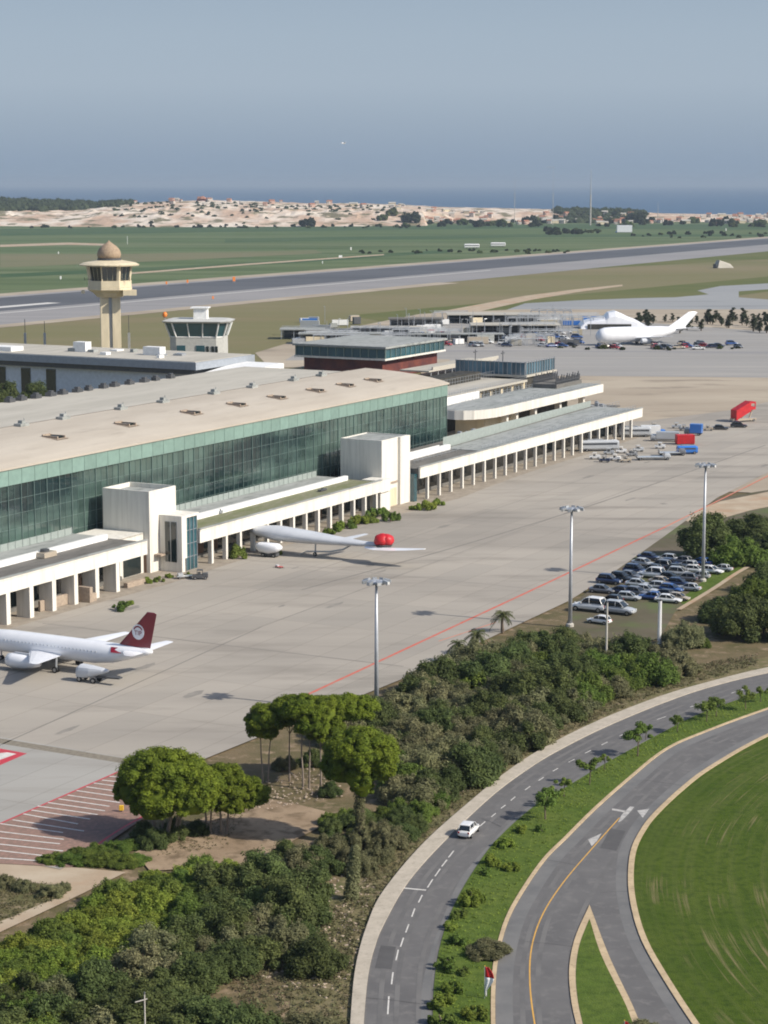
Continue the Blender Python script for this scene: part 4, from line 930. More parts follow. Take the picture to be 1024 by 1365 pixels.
for k in range(9): m.box(-2.8 + k * .68, -2.6 + k * .68, -1.48, -1.40, .4, 3.1)
m.box(-3, 3, -1.47, -1.4, .3, .42); m.build('ribs', 'bright_red', o); MB().box(3.01, 3.08, -1.2, 1.2, .4, 3.0).build('door', 'bright_red', o); MB().box(-2.9, 2.9, -1.2, 1.2, 0, .3).build('skid', 'metal_dark', o)
tugs = [(812, 606, 'car_silver', 'silver ground tractor behind the long apron bus'), (828, 604, 'car_white', 'white ground tractor right of the silver apron bus'), (842, 608, 'car_grey', 'grey ground tractor behind the tan one'), (851, 602, 'car_silver', 'silver ground tractor between both service rows'), (858, 576, 'car_navy', 'navy ground tractor behind the second bus'), (838, 577, 'car_white', 'white ground tractor at the left end of the farther row'), (880, 598, 'car_white', 'white ground tractor left of the red container'), (912, 574, 'car_grey', 'dark grey ground tractor at the right end of the farther row'), (872, 571, 'tan_body', 'tan ground tractor behind the white box truck'), (944, 574, 'tan_body', 'tan ground tractor left of the dark saloon'), (793, 612, 'car_white', 'white baggage tractor at the left end of the nearer service row'), (806, 616, 'car_navy', 'dark baggage tractor between two white ones'), (820, 614, 'car_white', 'white baggage tractor with orange stripe next to the flatbed truck'), (834, 616, 'tan_body', 'tan baggage tractor close to the silver flatbed truck'), (902, 571, 'car_silver', 'low grey tractor behind the blue tarpaulin truck'), (267, 772, 'metal_dark', 'small dark tug standing alone in front of the lift shaft')]
for u, v, c, l in tugs:
    o = thing('baggage_tractor', l, 'tractor', at(u, v), R(rj.uniform(-20, 25)), 'airport ground vehicles')
    MB().box(-1.7, 1.7, -.8, .8, .45, 1.0).box(.5, 1.7, -.75, .75, 1.0, 1.35).build('body', c, o, bevel=.06)
    m = MB().box(-.7, .6, -.75, .75, 2.0, 2.1)
    for x in (-.65, .5):
        for y in (-.7, .7): m.tube((x, y, .95), (x, y, 2.05), .05, n=5)
    m.build('canopy', c, o); MB().box(-.5, .1, -.6, .6, 1.0, 1.5).build('seat', 'metal_dark', o)
    for x in (-1.1, 1.1):
        for y in (-.75, .75): wheel(o, x, y, .35, .2)
for u, v, l, sgn in [(246, 771, 'small baggage trailer with flat bed before the lift shaft', 1), (372, 757, 'red and white wheel chock trolley on the apron near the drooping wing', 2)]:
    o = thing('baggage_trailer', l, 'trailer', at(u, v), R(20 if sgn == 1 else -40))
    k = 1 if sgn == 1 else .55
    MB().box(-1.8 * k, 1.8 * k, -.7 * k, .7 * k, .5 * k, .62 * k).build('bed', 'car_silver' if sgn == 1 else 'bright_red', o)
    m = MB().tube((1.8 * k, 0, .5 * k), (3.0 * k, 0, .3 * k), .05, n=5); m.build('drawbar', 'metal_dark', o)
    MB().box(-1.5 * k, -.4 * k, -.6 * k, .6 * k, .63 * k, 1.2 * k).build('load', 'car_silver', o)
    for x in (-1.2 * k, 1.2 * k):
        for y in (-.65 * k, .65 * k): wheel(o, x, y, .28 * k, .15)
# boarding stairs
o = thing('boarding_stairs', 'tall red boarding stairs truck at the right edge of the apron', 'boarding stairs', at(989, 562), R(25))
MB().rings([[(-3.6, -1.9, .8), (-3.6, 1.9, .8), (-3.6, 1.9, 4.4), (-3.6, -1.9, 4.4)], [(2.6, -1.9, 3.8), (2.6, 1.9, 3.8), (2.6, 1.9, 7.4), (2.6, -1.9, 7.4)]]).build('stair_flight', 'bright_red', o)
MB().box(2.6, 4.8, -1.6, 1.6, 4.4, 5.4).box(2.6, 4.8, -1.6, 1.6, 6.6, 7.2).box(4.5, 4.8, -1.6, -1.3, 5.4, 6.6).box(4.5, 4.8, 1.3, 1.6, 5.4, 6.6).build('platform', 'bright_red', o)
MB().box(-4.4, 5.5, -1.2, 1.2, .5, 1.3).build('chassis', 'tan_body', o); MB().tube((3.2, 0, 1.2), (4.6, 0, 4.5), .3).tube((0, 0, 1.2), (1.0, 0, 3.2), .3).build('lift_frame', 'tan_body', o)
for x in (-3, 4.4):
    for y in (-1.1, 1.1): wheel(o, x, y, .5, .3)

# ================================================================== AIRCRAFT
def text_mesh(txt, size, m, parent, M4):
    cu = bpy.data.curves.new('lettering', 'FONT'); cu.body = txt; cu.size = size; cu.align_x = 'CENTER'; cu.align_y = 'CENTER'; cu.extrude = .01
    t = bpy.data.objects.new('lettering', cu); col.objects.link(t); bpy.context.view_layer.update()
    me = bpy.data.meshes.new_from_object(t.evaluated_get(bpy.context.evaluated_depsgraph_get())); bpy.data.objects.remove(t)
    me.materials.clear(); me.materials.append(MATS[m]); o = bpy.data.objects.new('lettering', me); col.objects.link(o); o.parent = parent; o.matrix_local = M4
    return o
def airfoil(p0, p1, c0, c1, t0, t1, vertical=False):
    """tapered wing from root p0 to tip p1 (leading edges), chords c0, c1 running to -x"""
    rg = []
    for p, c, t in ((p0, c0, t0), (Vector(p0).lerp(Vector(p1), .5), (c0 + c1) / 2, (t0 + t1) / 2), (Vector(p0).lerp(Vector(p1), .96), c0 * .04 + c1 * .96, t1), (p1, c1 * .72, t1 * .3)):
        q = []
        for fx, ft in ((0, 0), (-.08, .7), (-.3, 1), (-.65, .7), (-1, .08), (-1, -.08), (-.65, -.7), (-.3, -1), (-.08, -.7)):
            q.append((p[0] + fx * c, p[1] + (ft * t / 2 if vertical else 0), p[2] + (0 if vertical else ft * t / 2)))
        rg.append(q)
    return rg
def circ(x, y, z, r, n=20, rz=None): return [(x, y + r * math.cos(2 * math.pi * k / n), z + (rz or r) * math.sin(2 * math.pi * k / n)) for k in range(n)]
ap = thing('airliner', 'white airliner with maroon tail fin parked nose-in at the leftmost wing', 'airplane', SP(-60.5, 50.3), ROTZ + math.pi / 2)
fus = [(0, 5.0, .25), (1.2, 4.85, .62), (4, 4.5, 1.15), (8, 4.0, 1.75), (12, 3.75, 2.03), (30, 3.7, 2.05), (34, 3.6, 1.95), (36.4, 3.35, 1.5), (37.8, 3.1, .85), (38.3, 3.0, .2)]
MB().rings([circ(x, 0, z, r_, 24) for x, z, r_ in fus]).build('fuselage', 'plane_white', ap, smooth=True)
fin = MB().rings(airfoil((7.0, 0, 5.6), (.9, 0, 12.0), 6.6, 2.0, .5, .22, True)).build('tail_fin', 'tail_maroon', ap)
for s_ in (1, -1):
    MB().rings([[(2.75 + 1.25 * r_ * math.cos(a) + .0, s_ * (.18 + d), 8.3 + 1.35 * r_ * math.sin(a)) for a in [2 * math.pi * k / 28 for k in range(28)]] for d, r_ in ((0, 1), (.06, 1))]).build('logo_disc', 'plane_white', fin)
    M4 = Matrix.Translation((2.75, s_ * .27, 8.1)) @ (Matrix.Rotation(math.pi, 4, 'Z') if s_ > 0 else Matrix.Identity(4)) @ Matrix.Rotation(math.pi / 2, 4, 'X')
    text_mesh('TIP', 1.15, 'tail_maroon', fin, M4)
    a0 = [(2.75 + s2 * r_ * math.cos(a), s_ * .262, 8.3 + r_ * 1.05 * math.sin(a)) for s2 in (1,) for r_, rng in ((1.06, range(0, 11)), (.80, range(10, -1, -1))) for a in [R(25 + 13 * k) for k in rng]]
    mm_ = MB(); mm_.f.append(tuple(range(len(a0)))); mm_.v = a0; mm_.build('logo_arc', 'tail_maroon', fin)
    MB().rings(airfoil((5.8, s_ * .7, 4.75), (1.4, s_ * 6.4, 5.6), 4.3, 1.7, .38, .16)).build('stabiliser', 'plane_white', ap)
    MB().rings(airfoil((25.5, s_ * 1.6, 2.7), (15.8, s_ * 14.0, 4.2), 7.2, 1.7, .75, .2)).build('wing', 'plane_white', ap)
    nac = MB().rings([circ(x, s_ * 5.2, 1.75, r_, 20) for x, r_ in ((27.3, 1.0), (27.1, 1.2), (26.0, 1.32), (23.5, 1.25), (21.3, .85), (20.3, .5))]).build('engine', 'plane_white', ap, smooth=True)
    MB().rings([circ(27.32, s_ * 5.2, 1.75, r_, 20) for r_ in (.95,)] + [circ(26.6, s_ * 5.2, 1.75, .5, 20)]).build('intake', 'metal_dark', nac)
    MB().box(22.5, 25.8, s_ * 5.2 - .12, s_ * 5.2 + .12, 2.6, 3.3).build('pylon', 'plane_grey', ap)
    MB().tube((18.2, s_ * 3.4, .6), (18.2, s_ * 3.2, 2.8), .2).build('landing_gear', 'metal_grey', ap)
    for dy in (-.35, .35): wheel(ap, 18.2, s_ * 3.4 + dy, .55, .35)
    MB().quad((7.8, s_ * 1.2, 5.35), (5.6, s_ * .86, 5.28), (5.6, s_ * 1.36, 4.45), (7.5, s_ * 1.8, 4.5)).build('red_patch', 'tail_maroon', ap, flip=lambda p: (p[0], p[1] * 1.05, p[2]))
m = MB()
for k in range(26): m.box(9.5 + k * .85, 9.85 + k * .85, 1.96, 2.02, 4.05, 4.45)
MB().tube((33, 0, .5), (33, 0, 2.2), .15).build('nose_gear', 'metal_grey', ap); wheel(ap, 33, .25, .4, .2); wheel(ap, 33, -.25, .4, .2)
for k in range(26):
    for s_ in (1, -1): MB().box(10.5 + k * .8, 10.74 + k * .8, s_ * 1.98 - .06, s_ * 1.98 + .03, 4.15, 4.42).build('window', 'plane_grey', ap)
MB().box(36.0, 36.9, -.9, .9, 4.1, 4.6).build('cockpit_window', 'car_glass', ap)
# loader under the tail
ld_ = thing('belt_loader', 'pale wedge-shaped belt loader with dark conveyor under the rear of the airliner', 'belt loader', at(122, 909), ROTZ - math.pi / 2)
MB().rings(loft([(-2.6, 1.5, 1.1, 1.0), (-2.0, 1.7, 1.3, 1.2), (.2, 1.9, 1.0, 1.15), (2.6, 2.2, .5, .7), (3.6, 2.35, .18, .3)], 14, 3)).build('body', 'plane_grey', ld_)
MB().rings([[(1.2, -.5, .95), (1.2, .5, .95), (1.2, .5, 1.2), (1.2, -.5, 1.2)], [(6.2, -.5, 1.25), (6.2, .5, 1.25), (6.2, .5, 1.5), (6.2, -.5, 1.5)]]).build('conveyor', 'metal_dark', ld_)
for x in (-1.9, 1.0):
    for y in (-.9, .9): wheel(ld_, x, y, .5, .3)
# second aircraft: slender grey hull with red tail cover
a2 = thing('covered_aircraft', 'slender pale grey aircraft under the middle wing with a bright red cover on its tail', 'airplane', SP(55.5, 0), ROTZ + math.pi / 2)
MB().rings([[(-x, 1.6 * hw * math.cos(t), z + 1.55 * hh * math.sin(t)) for t in [2 * math.pi * k / 18 for k in range(18)]] for x, z, hw, hh in ((-2, 4.9, .6, .3), (1, 4.8, 1.4, .8), (6, 4.6, 2.0, 1.15), (14, 4.35, 1.9, .95), (22, 4.1, 1.3, .65), (28, 4.0, .8, .42), (32, 4.1, .5, .3), (34.5, 4.2, .2, .15))]).build('fuselage', 'plane_grey', a2, smooth=True)
rc = MB().blob((-33.6, .3, 5.3), (1.9, 2.0, 1.5), 3, .12, 3).blob((-34.7, -.1, 5.3), (1.6, 1.7, 1.42), 5, .12, 3).build('tail_cover', 'bright_red', a2, smooth=True)
MB().lathe([(1.5, 3.6), (2.0, 4.2), (1.3, 4.5)], 18, (-34, .2)).build('cover_skirt', 'metal_dark', a2)
MB().rings([[(x, y + w_, z), (x, y, z + t_), (x, y - w_, z), (x, y, z - t_)] for x, y, w_, z, t_ in ((-30, 1.6, .7, 3.5, .3), (-33, 1.9, 1.7, 3.5, .35), (-37, 1.8, 2.0, 3.7, .35), (-41, 1.6, 1.6, 4.0, .25), (-45, 1.4, .6, 4.4, .1))]).build('wing', 'plane_white', a2)
MB().rings(airfoil((-20, -1.4, 4.0), (-24, -9, 4.6), 3.2, 1.2, .4, .15)).build('wing', 'plane_grey', a2)
nc = MB().rings(loft([(-10.0, 2.3, .35, .6), (-9.0, 2.2, 1.0, 1.3), (-7, 2.0, 1.25, 1.55), (-4.5, 2.1, 1.15, 1.4), (-3.5, 2.3, .7, .9)], 16, 3)).build('engine_pod', 'plane_white', a2, smooth=True, flip=lambda p: (p[0], p[1] + 5.4, p[2]))
MB().box(-9, -5, 4.6, 6.2, .3, 1.0).build('engine_cradle', 'metal_dark', a2)
for x in (-8.4, -5.6):
    for y in (4.7, 6.2): wheel(a2, x, y, .45, .3)
MB().path([(-26, 0, 3.8), (-23.5, .3, 2.3), (-20, .5, 1.5), (-14, .6, 1.1), (-12, .6, .15)], [.2, .22, .2, .16, .12]).build('strut', 'metal_grey', a2)
MB().tube((-2, 0, 0), (-3, 0, 4), .2).build('landing_gear', 'metal_grey', a2); wheel(a2, -2, .3, .5, .3); wheel(a2, -16, .3, .5, .3); MB().tube((-16, .1, .5), (-16, 0, 3.6), .2).build('landing_gear', 'metal_grey', a2)
# far white aircraft in the yard
q0, q1 = at(806, 459), at(903, 456)
a3 = thing('parked_jet', 'big white jet seen side-on in the cluttered yard with its tail to the right', 'airplane', at(905, 457), math.atan2((q0 - q1).y, (q0 - q1).x))
Lq = (q1 - q0).length
MB().rings([circ(x, 0, z, r_, 22) for x, z, r_ in ((-4, 8.2, .4), (0, 7.8, 1.1), (6, 6.8, 2.3), (12, 6.0, 3.4), (20, 5.5, 4.1), (Lq - 3, 5.4, 4.2), (Lq + 1, 5.3, 4.1), (Lq + 3.4, 5.1, 3.5), (Lq + 5.0, 4.8, 2.2))]).build('fuselage', 'plane_white', a3, smooth=True)
MB().rings(airfoil((8, 0, 8.0), (-5.5, 0, 16.6), 11, 6.0, .9, .5, True)).build('tail_fin', 'plane_white', a3)
for s_ in (1, -1):
    MB().rings(airfoil((4, s_ * .8, 7.8), (-5, s_ * 9, 8.6), 6, 2.5, .6, .3)).build('stabiliser', 'plane_white', a3)
    MB().rings(airfoil((29, s_ * 3, 3.6), (16, s_ * 19, 5.2), 10, 3, .9, .3)).build('wing', 'plane_grey', a3)
    MB().tube((24, s_ * 3, .8), (24, s_ * 3, 3.4), .4).build('landing_gear', 'metal_grey', a3); wheel(a3, 24, s_ * 3, .9, .6)
    MB().rings([circ(x, s_ * 8, 2.4, r_, 14) for x, r_ in ((27, 1.3), (24, 1.5), (21, .8))]).build('engine', 'plane_grey', a3)
m = MB().box(Lq + 2.0, Lq + 4, -1.6, 1.6, 5.6, 6.6); m.build('cockpit_window', 'car_glass', a3)
hg = thing('fabric_hangar', 'low white fabric hangar with a humped roof behind the big jet', 'hangar', at(812, 437), 0)
rg = []
for x, h in ((-17, 2), (-15, 4.2), (-8, 6), (-3, 7.0), (-1, 9.3), (3, 10.3), (7, 8.6), (10, 7), (15, 5), (18, 3.2), (21, 1.5)):
    rg.append([(x * 1.05, -11, 0), (x * 1.05, -10, h * .72), (x * 1.05, -5, h), (x * 1.05, 5, h), (x * 1.05, 10, h * .72), (x * 1.05, 11, 0)])
MB().rings(rg).build('roof', 'plane_white', hg); MB().box(-14, 12, -11.3, -11.0, 0, 3.0).build('opening', 'dark_recess', hg)

# ================================================================== MASTS, POLES, SIGNS, FLAGS
def mast(u, v, h, label, seed):
    o = thing('light_mast', label, 'light mast', at(u, v, -.1), seed, 'high floodlight masts along the apron edge')
    MB().tube((0, 0, 0), (0, 0, h), .42, .20, 14).build('pole', 'galvanised', o, smooth=True)
    MB().lathe([(.75, 0), (.75, .5), (.5, .7)], 12).build('base', 'concrete_pole', o)
    MB().lathe([(.35, h - .5), (1.4, h - .35), (1.5, h), (1.35, h + .1), (.3, h + .2)], 18).build('head_ring', 'galvanised', o)
    for k in range(8):
        a = k * math.pi / 4; c, s_ = math.cos(a), math.sin(a)
        m = MB().rings([[(c * r_ - s_ * w_, s_ * r_ + c * w_, z) for w_, z in ((-.35, h - .1 - dz), (.35, h - .1 - dz), (.35, h + .45 - dz), (-.35, h + .45 - dz))] for r_, dz in ((1.4, 0), (2.3, .22))])
        l_ = m.build('floodlight', 'metal_grey', o)
        MB().rings([[(c * r_ - s_ * w_, s_ * r_ + c * w_, z) for w_, z in ((-.3, h - .28), (.3, h - .28), (.3, h + .18), (-.3, h + .18))] for r_ in (2.31, 2.36)]).build('lamp_glass', 'lamp_glass', l_)
    return o
def hgt(u, vb, vt):
    p = at(u, vb); d = p.y * cT - (0 - CH) * sT
    lo_, hi_ = 0, 200
    for _ in range(40):
        mz = (lo_ + hi_) / 2; y = p.y; z = mz - CH; dd = y * cT - z * sT; v = 682.5 - F * (y * sT + z * cT) / dd
        if v > vt: lo_ = mz
        else: hi_ = mz
    return lo_
mast(502, 952, hgt(502, 952, 775), 'nearest light mast, rising from behind the big umbrella pine', .2)
mast(760, 835, hgt(760, 835, 678), 'middle light mast, standing at the near corner of the car park', .5)
mast(937, 775, hgt(937, 775, 620), 'farthest light mast, standing on the lawn edge beyond the parked cars', .9)
def pole(name, u, v, vt, r_, m_, label, arm=None, h=None):
    h = h or hgt(u, v, vt); o = thing(name, label, 'pole', at(u, v, -.25), .3)
    MB().tube((0, 0, 0), (0, 0, h), r_, r_ * .8, 10).build('shaft', m_, o)
    MB().lathe([(r_ * 1.1, h), (r_ * 1.2, h + .1), (r_ * .5, h + .25)], 10).build('cap', 'metal_dark', o)
    if arm: MB().tube((-arm, 0, h - .7), (arm * .3, 0, h - .5), .06, n=6).build('crossarm', m_, o)
    return o
pole('utility_pole', 808, 892, 803, .22, 'concrete_pole', 'slim grey concrete pole rising from the bushes left of the thick white pole')
pole('utility_pole', 879, 858, 800, .40, 'car_white', 'thick short white pole between the parked cars and the curving road')
pole('utility_pole', 195, 1448, 1325, .09, 'concrete_pole', 'thin pole with a small crossarm in the bushes at the bottom edge', arm=.9)
for u, v, vt, l in [(35, 500, 425, 'thin dark whip antenna left of the control tower, near the left edge'), (61, 500, 428, 'thin dark whip antenna closest to the left side of the control tower'), (173, 500, 420, 'thin dark whip antenna right of the control tower')]:
    o = thing('whip_antenna', l, 'antenna', at(u, v), 0); h = hgt(u, v, vt)
    MB().tube((0, 0, 0), (0, 0, h), .22, .14, 6).build('rod', 'metal_dark', o); MB().box(-.5, .5, -.5, .5, 0, 19).build('base', 'metal_grey', o)
for u, v, vt, r_, l in [(787, 300, 226, 1.9, 'tallest pale lattice mast on the coast against the sea'), (737, 300, 222, .7, 'thin faint coastal mast with a short arm left of the tallest one'), (686, 298, 223, .6, 'faintest thin mast on the coast farthest left'), (877, 296, 268, .9, 'short thin mast on the shore right of the tallest one')]:
    p = at(u, v); h = hgt(u, v, vt); o = thing('coastal_mast', l, 'mast', p, 0)
    MB().tube((0, 0, 0), (0, 0, h * .55), r_, r_ * .7, 6).build('lower_mast', 'concrete_pole', o)
    MB().tube((0, 0, h * .55), (0, 0, h), r_ * .6, r_ * .25, 6).build('upper_mast', 'galvanised', o)
    if u == 737: MB().tube((-14, 0, h - 1), (2, 0, h - 1), .4).build('arm', 'galvanised', o)
for u, v, l, k in [(312, 375, 'tallest orange runway sign right of the control tower', 1.5), (250, 377, 'orange runway marker between two others beside the runway', 1), (222, 379, 'small orange runway marker nearest to the control tower', .9), (284, 399, 'flat orange marker near the roof box of the squat cab', .8)]:
    o = thing('runway_marker', l, 'marker', at(u, v + 2), R(20)); k *= .75
    MB().box(-1.0 * k, 1.0 * k, -.25, .25, 1.4, 1.4 + 3.4 * k).build('panel', 'orange', o); MB().tube((-.6 * k, 0, 0), (-.6 * k, 0, 1.6), .15, n=6).build('leg', 'metal_grey', o); MB().tube((.6 * k, 0, 0), (.6 * k, 0, 1.6), .15, n=6).build('leg', 'metal_grey', o)
for u, v, l, k, w_ in [(468, 334, 'tall white marker board standing in the green field', 4.5, 1.6), (454, 344, 'white equipment cabin in the field below the tall marker board', 3.2, 4), (430, 352, 'small white post beside the runway edge', 3.2, .8), (78, 339, 'tiny white post in the brown field at far left', 3.2, 1.2), (81, 373, 'white post beside the runway left of the control tower', 3.4, 1.4), (170, 326, 'thin pale post just right of the tower dome', 12, .5), (968, 308, 'white post far right in the field before the shore', 5, 1.5)]:
    o = thing('field_marker', l, 'marker', at(u, v), R(10)); MB().box(-w_ / 2, w_ / 2, -.4, .4, .8, k).build('board', 'white_clean', o); MB().tube((0, 0, 0), (0, 0, .9), .2, n=6).build('leg', 'metal_grey', o)
def flag(u, v, h, label, big):
    o = thing('flag', label, 'flag', at(u, v, .03), R(-15))
    MB().tube((0, 0, 0), (0, 0, h), .035, n=8).build('pole', 'galvanised', o); MB().blob((0, 0, h), (.07, .07, .07), 1, 0, 1).build('finial', 'yellow', o)
    for nm, z0, z1, mt in (('red_cloth', .64, 1, 'tail_maroon' if False else 'bright_red'), ('white_cloth', 0, .64, 'white_clean')):
        m = MB(); n = 8; rows = 8; H_ = 3.1 * big
        for a in range(rows + 1):
            t = z0 + (z1 - z0) * a / rows
            for b in range(n + 1):
                s_ = b / n; wd = (.22 + .75 * math.sin(math.pi * min(1, (1 - t) * 1.25 + .08)) ** 1.0) * big
                x = .04 + s_ * wd; y = .09 * math.sin(s_ * 9 + t * 3) * (1 - t * .6)
                m.v.append((x, y, h - .1 - (1 - t) * H_ - s_ * .25 * (1 - t)))
        for a in range(rows):
            for b in range(n):
                k = a * (n + 1) + b; m.f.append((k, k + 1, k + n + 2, k + n + 1))
        c = m.build(nm, mt, o, recalc=False, smooth=True); sl = c.modifiers.new('thickness', 'SOLIDIFY'); sl.thickness = .012
flag(646, 1331, 3.6, 'drooping red and white flag on the median lawn', 1)
flag(832, 1392, 2.5, 'small drooping red and white flag at the bottom edge in the splitter island', .6)
o = thing('hydrant_marker', 'small yellow marker box at the edge of the hatched zone in shadow', 'marker', at(162, 1083, -.1), 0); MB().box(-.3, .3, -.2, .2, .3, 1.0).build('box', 'yellow', o, bevel=.04); MB().tube((0, 0, 0), (0, 0, .35), .08).build('stem', 'metal_dark', o)
for u, v, l in [(629, 331, 'left of two white vans parked in the far green field'), (664, 329, 'right of two white vans parked in the far green field')]:
    make_bus('field_van', l, at(u, v), R(5), 'car_white', 20, 6, 2.6, cat='van', group='vans in the far field')
make_truck('box_truck', 'white box truck with a blue cab in the far field near the shore', 'truck', at(832, 310), R(180), 'truck_blue', 'plane_white', 26, 13, 6)
for u, v, l in [(912, 357, 'brown grassy mound hut beside the runway at far right')]:
    o = thing('mound_hut', l, 'hut', at(965, 357), .4); MB().rings([[(-10, -5, 0), (-10, 5, 0), (-7, 3, 8), (-7, -3, 8)], [(9, -5, 0), (9, 5, 0), (6, 3, 4), (6, -3, 4)]]).build('roof', 'roof_pale', o); MB().box(-11, -9, -3, 3, 0, 4).build('entrance', 'metal_dark', o)
# gull in the sky
pu, pv = 458, 191
o = thing('gull', 'tiny white gull gliding in the open sky over the sea', 'bird', Vector((0, 0, CH)) + (Vector(((pu - 512) / F, cT - (pv - 682.5) / F * sT, -sT - (pv - 682.5) / F * cT)) * 260), R(35))
MB().rings([circ(x, 0, 0, r_, 10) for x, r_ in ((.28, .01), (.22, .04), (.1, .07), (-.1, .06), (-.25, .03), (-.36, .01))]).build('body', 'white_clean', o)
for s_ in (1, -1): MB().rings([[(.12, s_ * .05, .0), (-.06, s_ * .05, 0), (-.02, s_ * .05, .03)], [(.14, s_ * .35, .14), (-.02, s_ * .35, .14), (.04, s_ * .35, .17)], [(.02, s_ * .68, .06), (-.02, s_ * .68, .06), (0, s_ * .68, .08)]]).build('wing', 'white_clean', o)
# ================================================================== VEGETATION
def leaf_shell(mb, r, cx, cy, cz, rx, ry, rz, n, size, zmin=-9e9, up=.55, depth=.35):
    V, Fc = mb.v, mb.f
    for _ in range(n):
        while True:
            x, y, z = r.gauss(0, 1), r.gauss(0, 1), r.gauss(0, 1); l = math.sqrt(x * x + y * y + z * z)
            if l > .01: break
        x /= l; y /= l; z /= l
        if z < -.55 and r.random() < .7: z = -z
        k = 1 - depth * r.random() ** 2 + .16 * r.random() ** 2
        px_, py_, pz_ = cx + x * rx * k, cy + y * ry * k, cz + z * rz * k
        if pz_ < zmin: continue
        nx, ny, nz = x + r.uniform(-.7, .7), y + r.uniform(-.7, .7), z + up + r.uniform(-.7, .7)
        l = math.sqrt(nx * nx + ny * ny + nz * nz) + 1e-6; nx /= l; ny /= l; nz /= l
        if abs(nz) < .9: ax, ay, az_ = -ny, nx, 0
        else: ax, ay, az_ = 0, -nz, ny
        l = math.sqrt(ax * ax + ay * ay + az_ * az_) + 1e-6; ax /= l; ay /= l; az_ /= l
        bx, by, bz = ny * az_ - nz * ay, nz * ax - nx * az_, nx * ay - ny * ax
        t = r.uniform(0, 6.28); c, s_ = math.cos(t), math.sin(t); sz = size * r.uniform(.6, 1.25)
        ux, uy, uz = (ax * c + bx * s_) * sz, (ay * c + by * s_) * sz, (az_ * c + bz * s_) * sz
        vx, vy, vz = (bx * c - ax * s_) * sz * .55, (by * c - ay * s_) * sz * .55, (bz * c - az_ * s_) * sz * .55
        i = len(V)
        V.append((px_ - ux, py_ - uy, pz_ - uz)); V.append((px_ + vx, py_ + vy, pz_ + vz)); V.append((px_ + ux, py_ + uy, pz_ + uz)); V.append((px_ - vx, py_ - vy, pz_ - vz))
        Fc.append((i, i + 1, i + 2, i + 3))
def core(mb, c, r_, seed=0, k=.74): mb.blob(c, (r_[0] * k, r_[1] * k, r_[2] * k), seed, .25, 2)
def bush_mesh(seed, R_=3.0, H=3.4, n=8200, size=.15, nc=34, ragged=.42, wide=1.0):
    r = random.Random(seed); mb = MB(); cl = []
    for i in range(nc):
        a = r.uniform(0, 6.28); q = math.sqrt(r.random()) * .9; rr_ = r.uniform(.17, .36) * R_
        h = H * (1 - q * q * .72) * r.uniform(.45, 1.0) - rr_ * .7
        cl.append((math.cos(a) * q * R_ * wide, math.sin(a) * q * R_, max(rr_ * .55, h), rr_ * r.uniform(.9, 1.15), rr_, rr_ * r.uniform(.8, 1.1)))
    tot = sum(c[3] ** 2 for c in cl)
    for i, c in enumerate(cl):
        core(mb, c[:3], c[3:], seed + i); leaf_shell(mb, r, *c, int(n * c[3] ** 2 / tot), size, zmin=.02, depth=.3)
        for _ in range(4):                       # ragged shoots that break the outline
            t = r.uniform(0, 6.28); e = r.uniform(.2, 1.2)
            leaf_shell(mb, r, c[0] + math.cos(t) * math.cos(e) * c[3] * 1.05, c[1] + math.sin(t) * math.cos(e) * c[4] * 1.05, c[2] + math.sin(e) * c[5] * 1.05, c[3] * ragged, c[4] * ragged, c[5] * ragged * 1.3, 26, size * .9, zmin=.02, depth=.9)
    return mb
def stems(mb, r, H, n=5, sp=.5, rad=.09):
    for k in range(n):
        a = r.uniform(0, 6.28); mb.path([(math.cos(a) * .1, math.sin(a) * .1, 0), (math.cos(a) * sp * .5, math.sin(a) * sp * .5, H * .35), (math.cos(a) * sp, math.sin(a) * sp, H * .75)], [rad, rad * .7, rad * .3], 5)
BUSH = {}
def bush_proto(key, m, **k):
    L_ = []
    for i in range(3):
        o = thing('shrub', 'shrub', 'shrub', (0, 0, -50)); bush_mesh(hash(key) % 97 * 0 + len(BUSH) * 10 + i + 1, **k).build('foliage', m, o, recalc=False)
        s_ = MB(); rr_ = random.Random(i); a0 = []
        s_.path([(0, 0, 0), (.1, 0, k.get('H', 3.4) * .3), (.3, .1, k.get('H', 3.4) * .7)], [.14, .1, .04], 6)
        s_.build('stem', 'bark', o); proto_done(o); L_.append(o)
    BUSH[key] = L_
bush_proto('dark', 'leaf_dark'); bush_proto('olive', 'leaf_olive', size=.14, H=3.6); bush_proto('green', 'leaf_green'); bush_proto('lime', 'leaf_lime', H=2.9)
bush_proto('dry', 'leaf_dry', H=1.6, n=1800, nc=9)
bush_proto('small', 'leaf_lime', R_=1.2, H=1.3, n=1500, size=.12, nc=8); bush_proto('smalldark', 'leaf_green', R_=1.2, H=1.3, n=1500, size=.12, nc=8)
bush_proto('tall', 'leaf_dark', R_=3.2, H=5.0, n=9500, nc=40)
rv = random.Random(21)
def shrub(kind, u, v, sc, label, name='shrub', cat='shrub', group=None, z=-.3, sz=None):
    c = copy_tree(rv.choice(BUSH[kind]), at(u, v, z), rv.uniform(0, 6.28), (sc, sc, sc * (sz or rv.uniform(.85, 1.15))), label, cat, group); c.name = name; CH_OF.setdefault(c.name, []); return c
def inside(p, poly):
    x, y = p; c = False; n = len(poly)
    for i in range(n):
        (x0, y0), (x1, y1) = poly[i], poly[(i + 1) % n]
        if (y0 > y) != (y1 > y) and x < (x1 - x0) * (y - y0) / (y1 - y0) + x0: c = not c
    return c
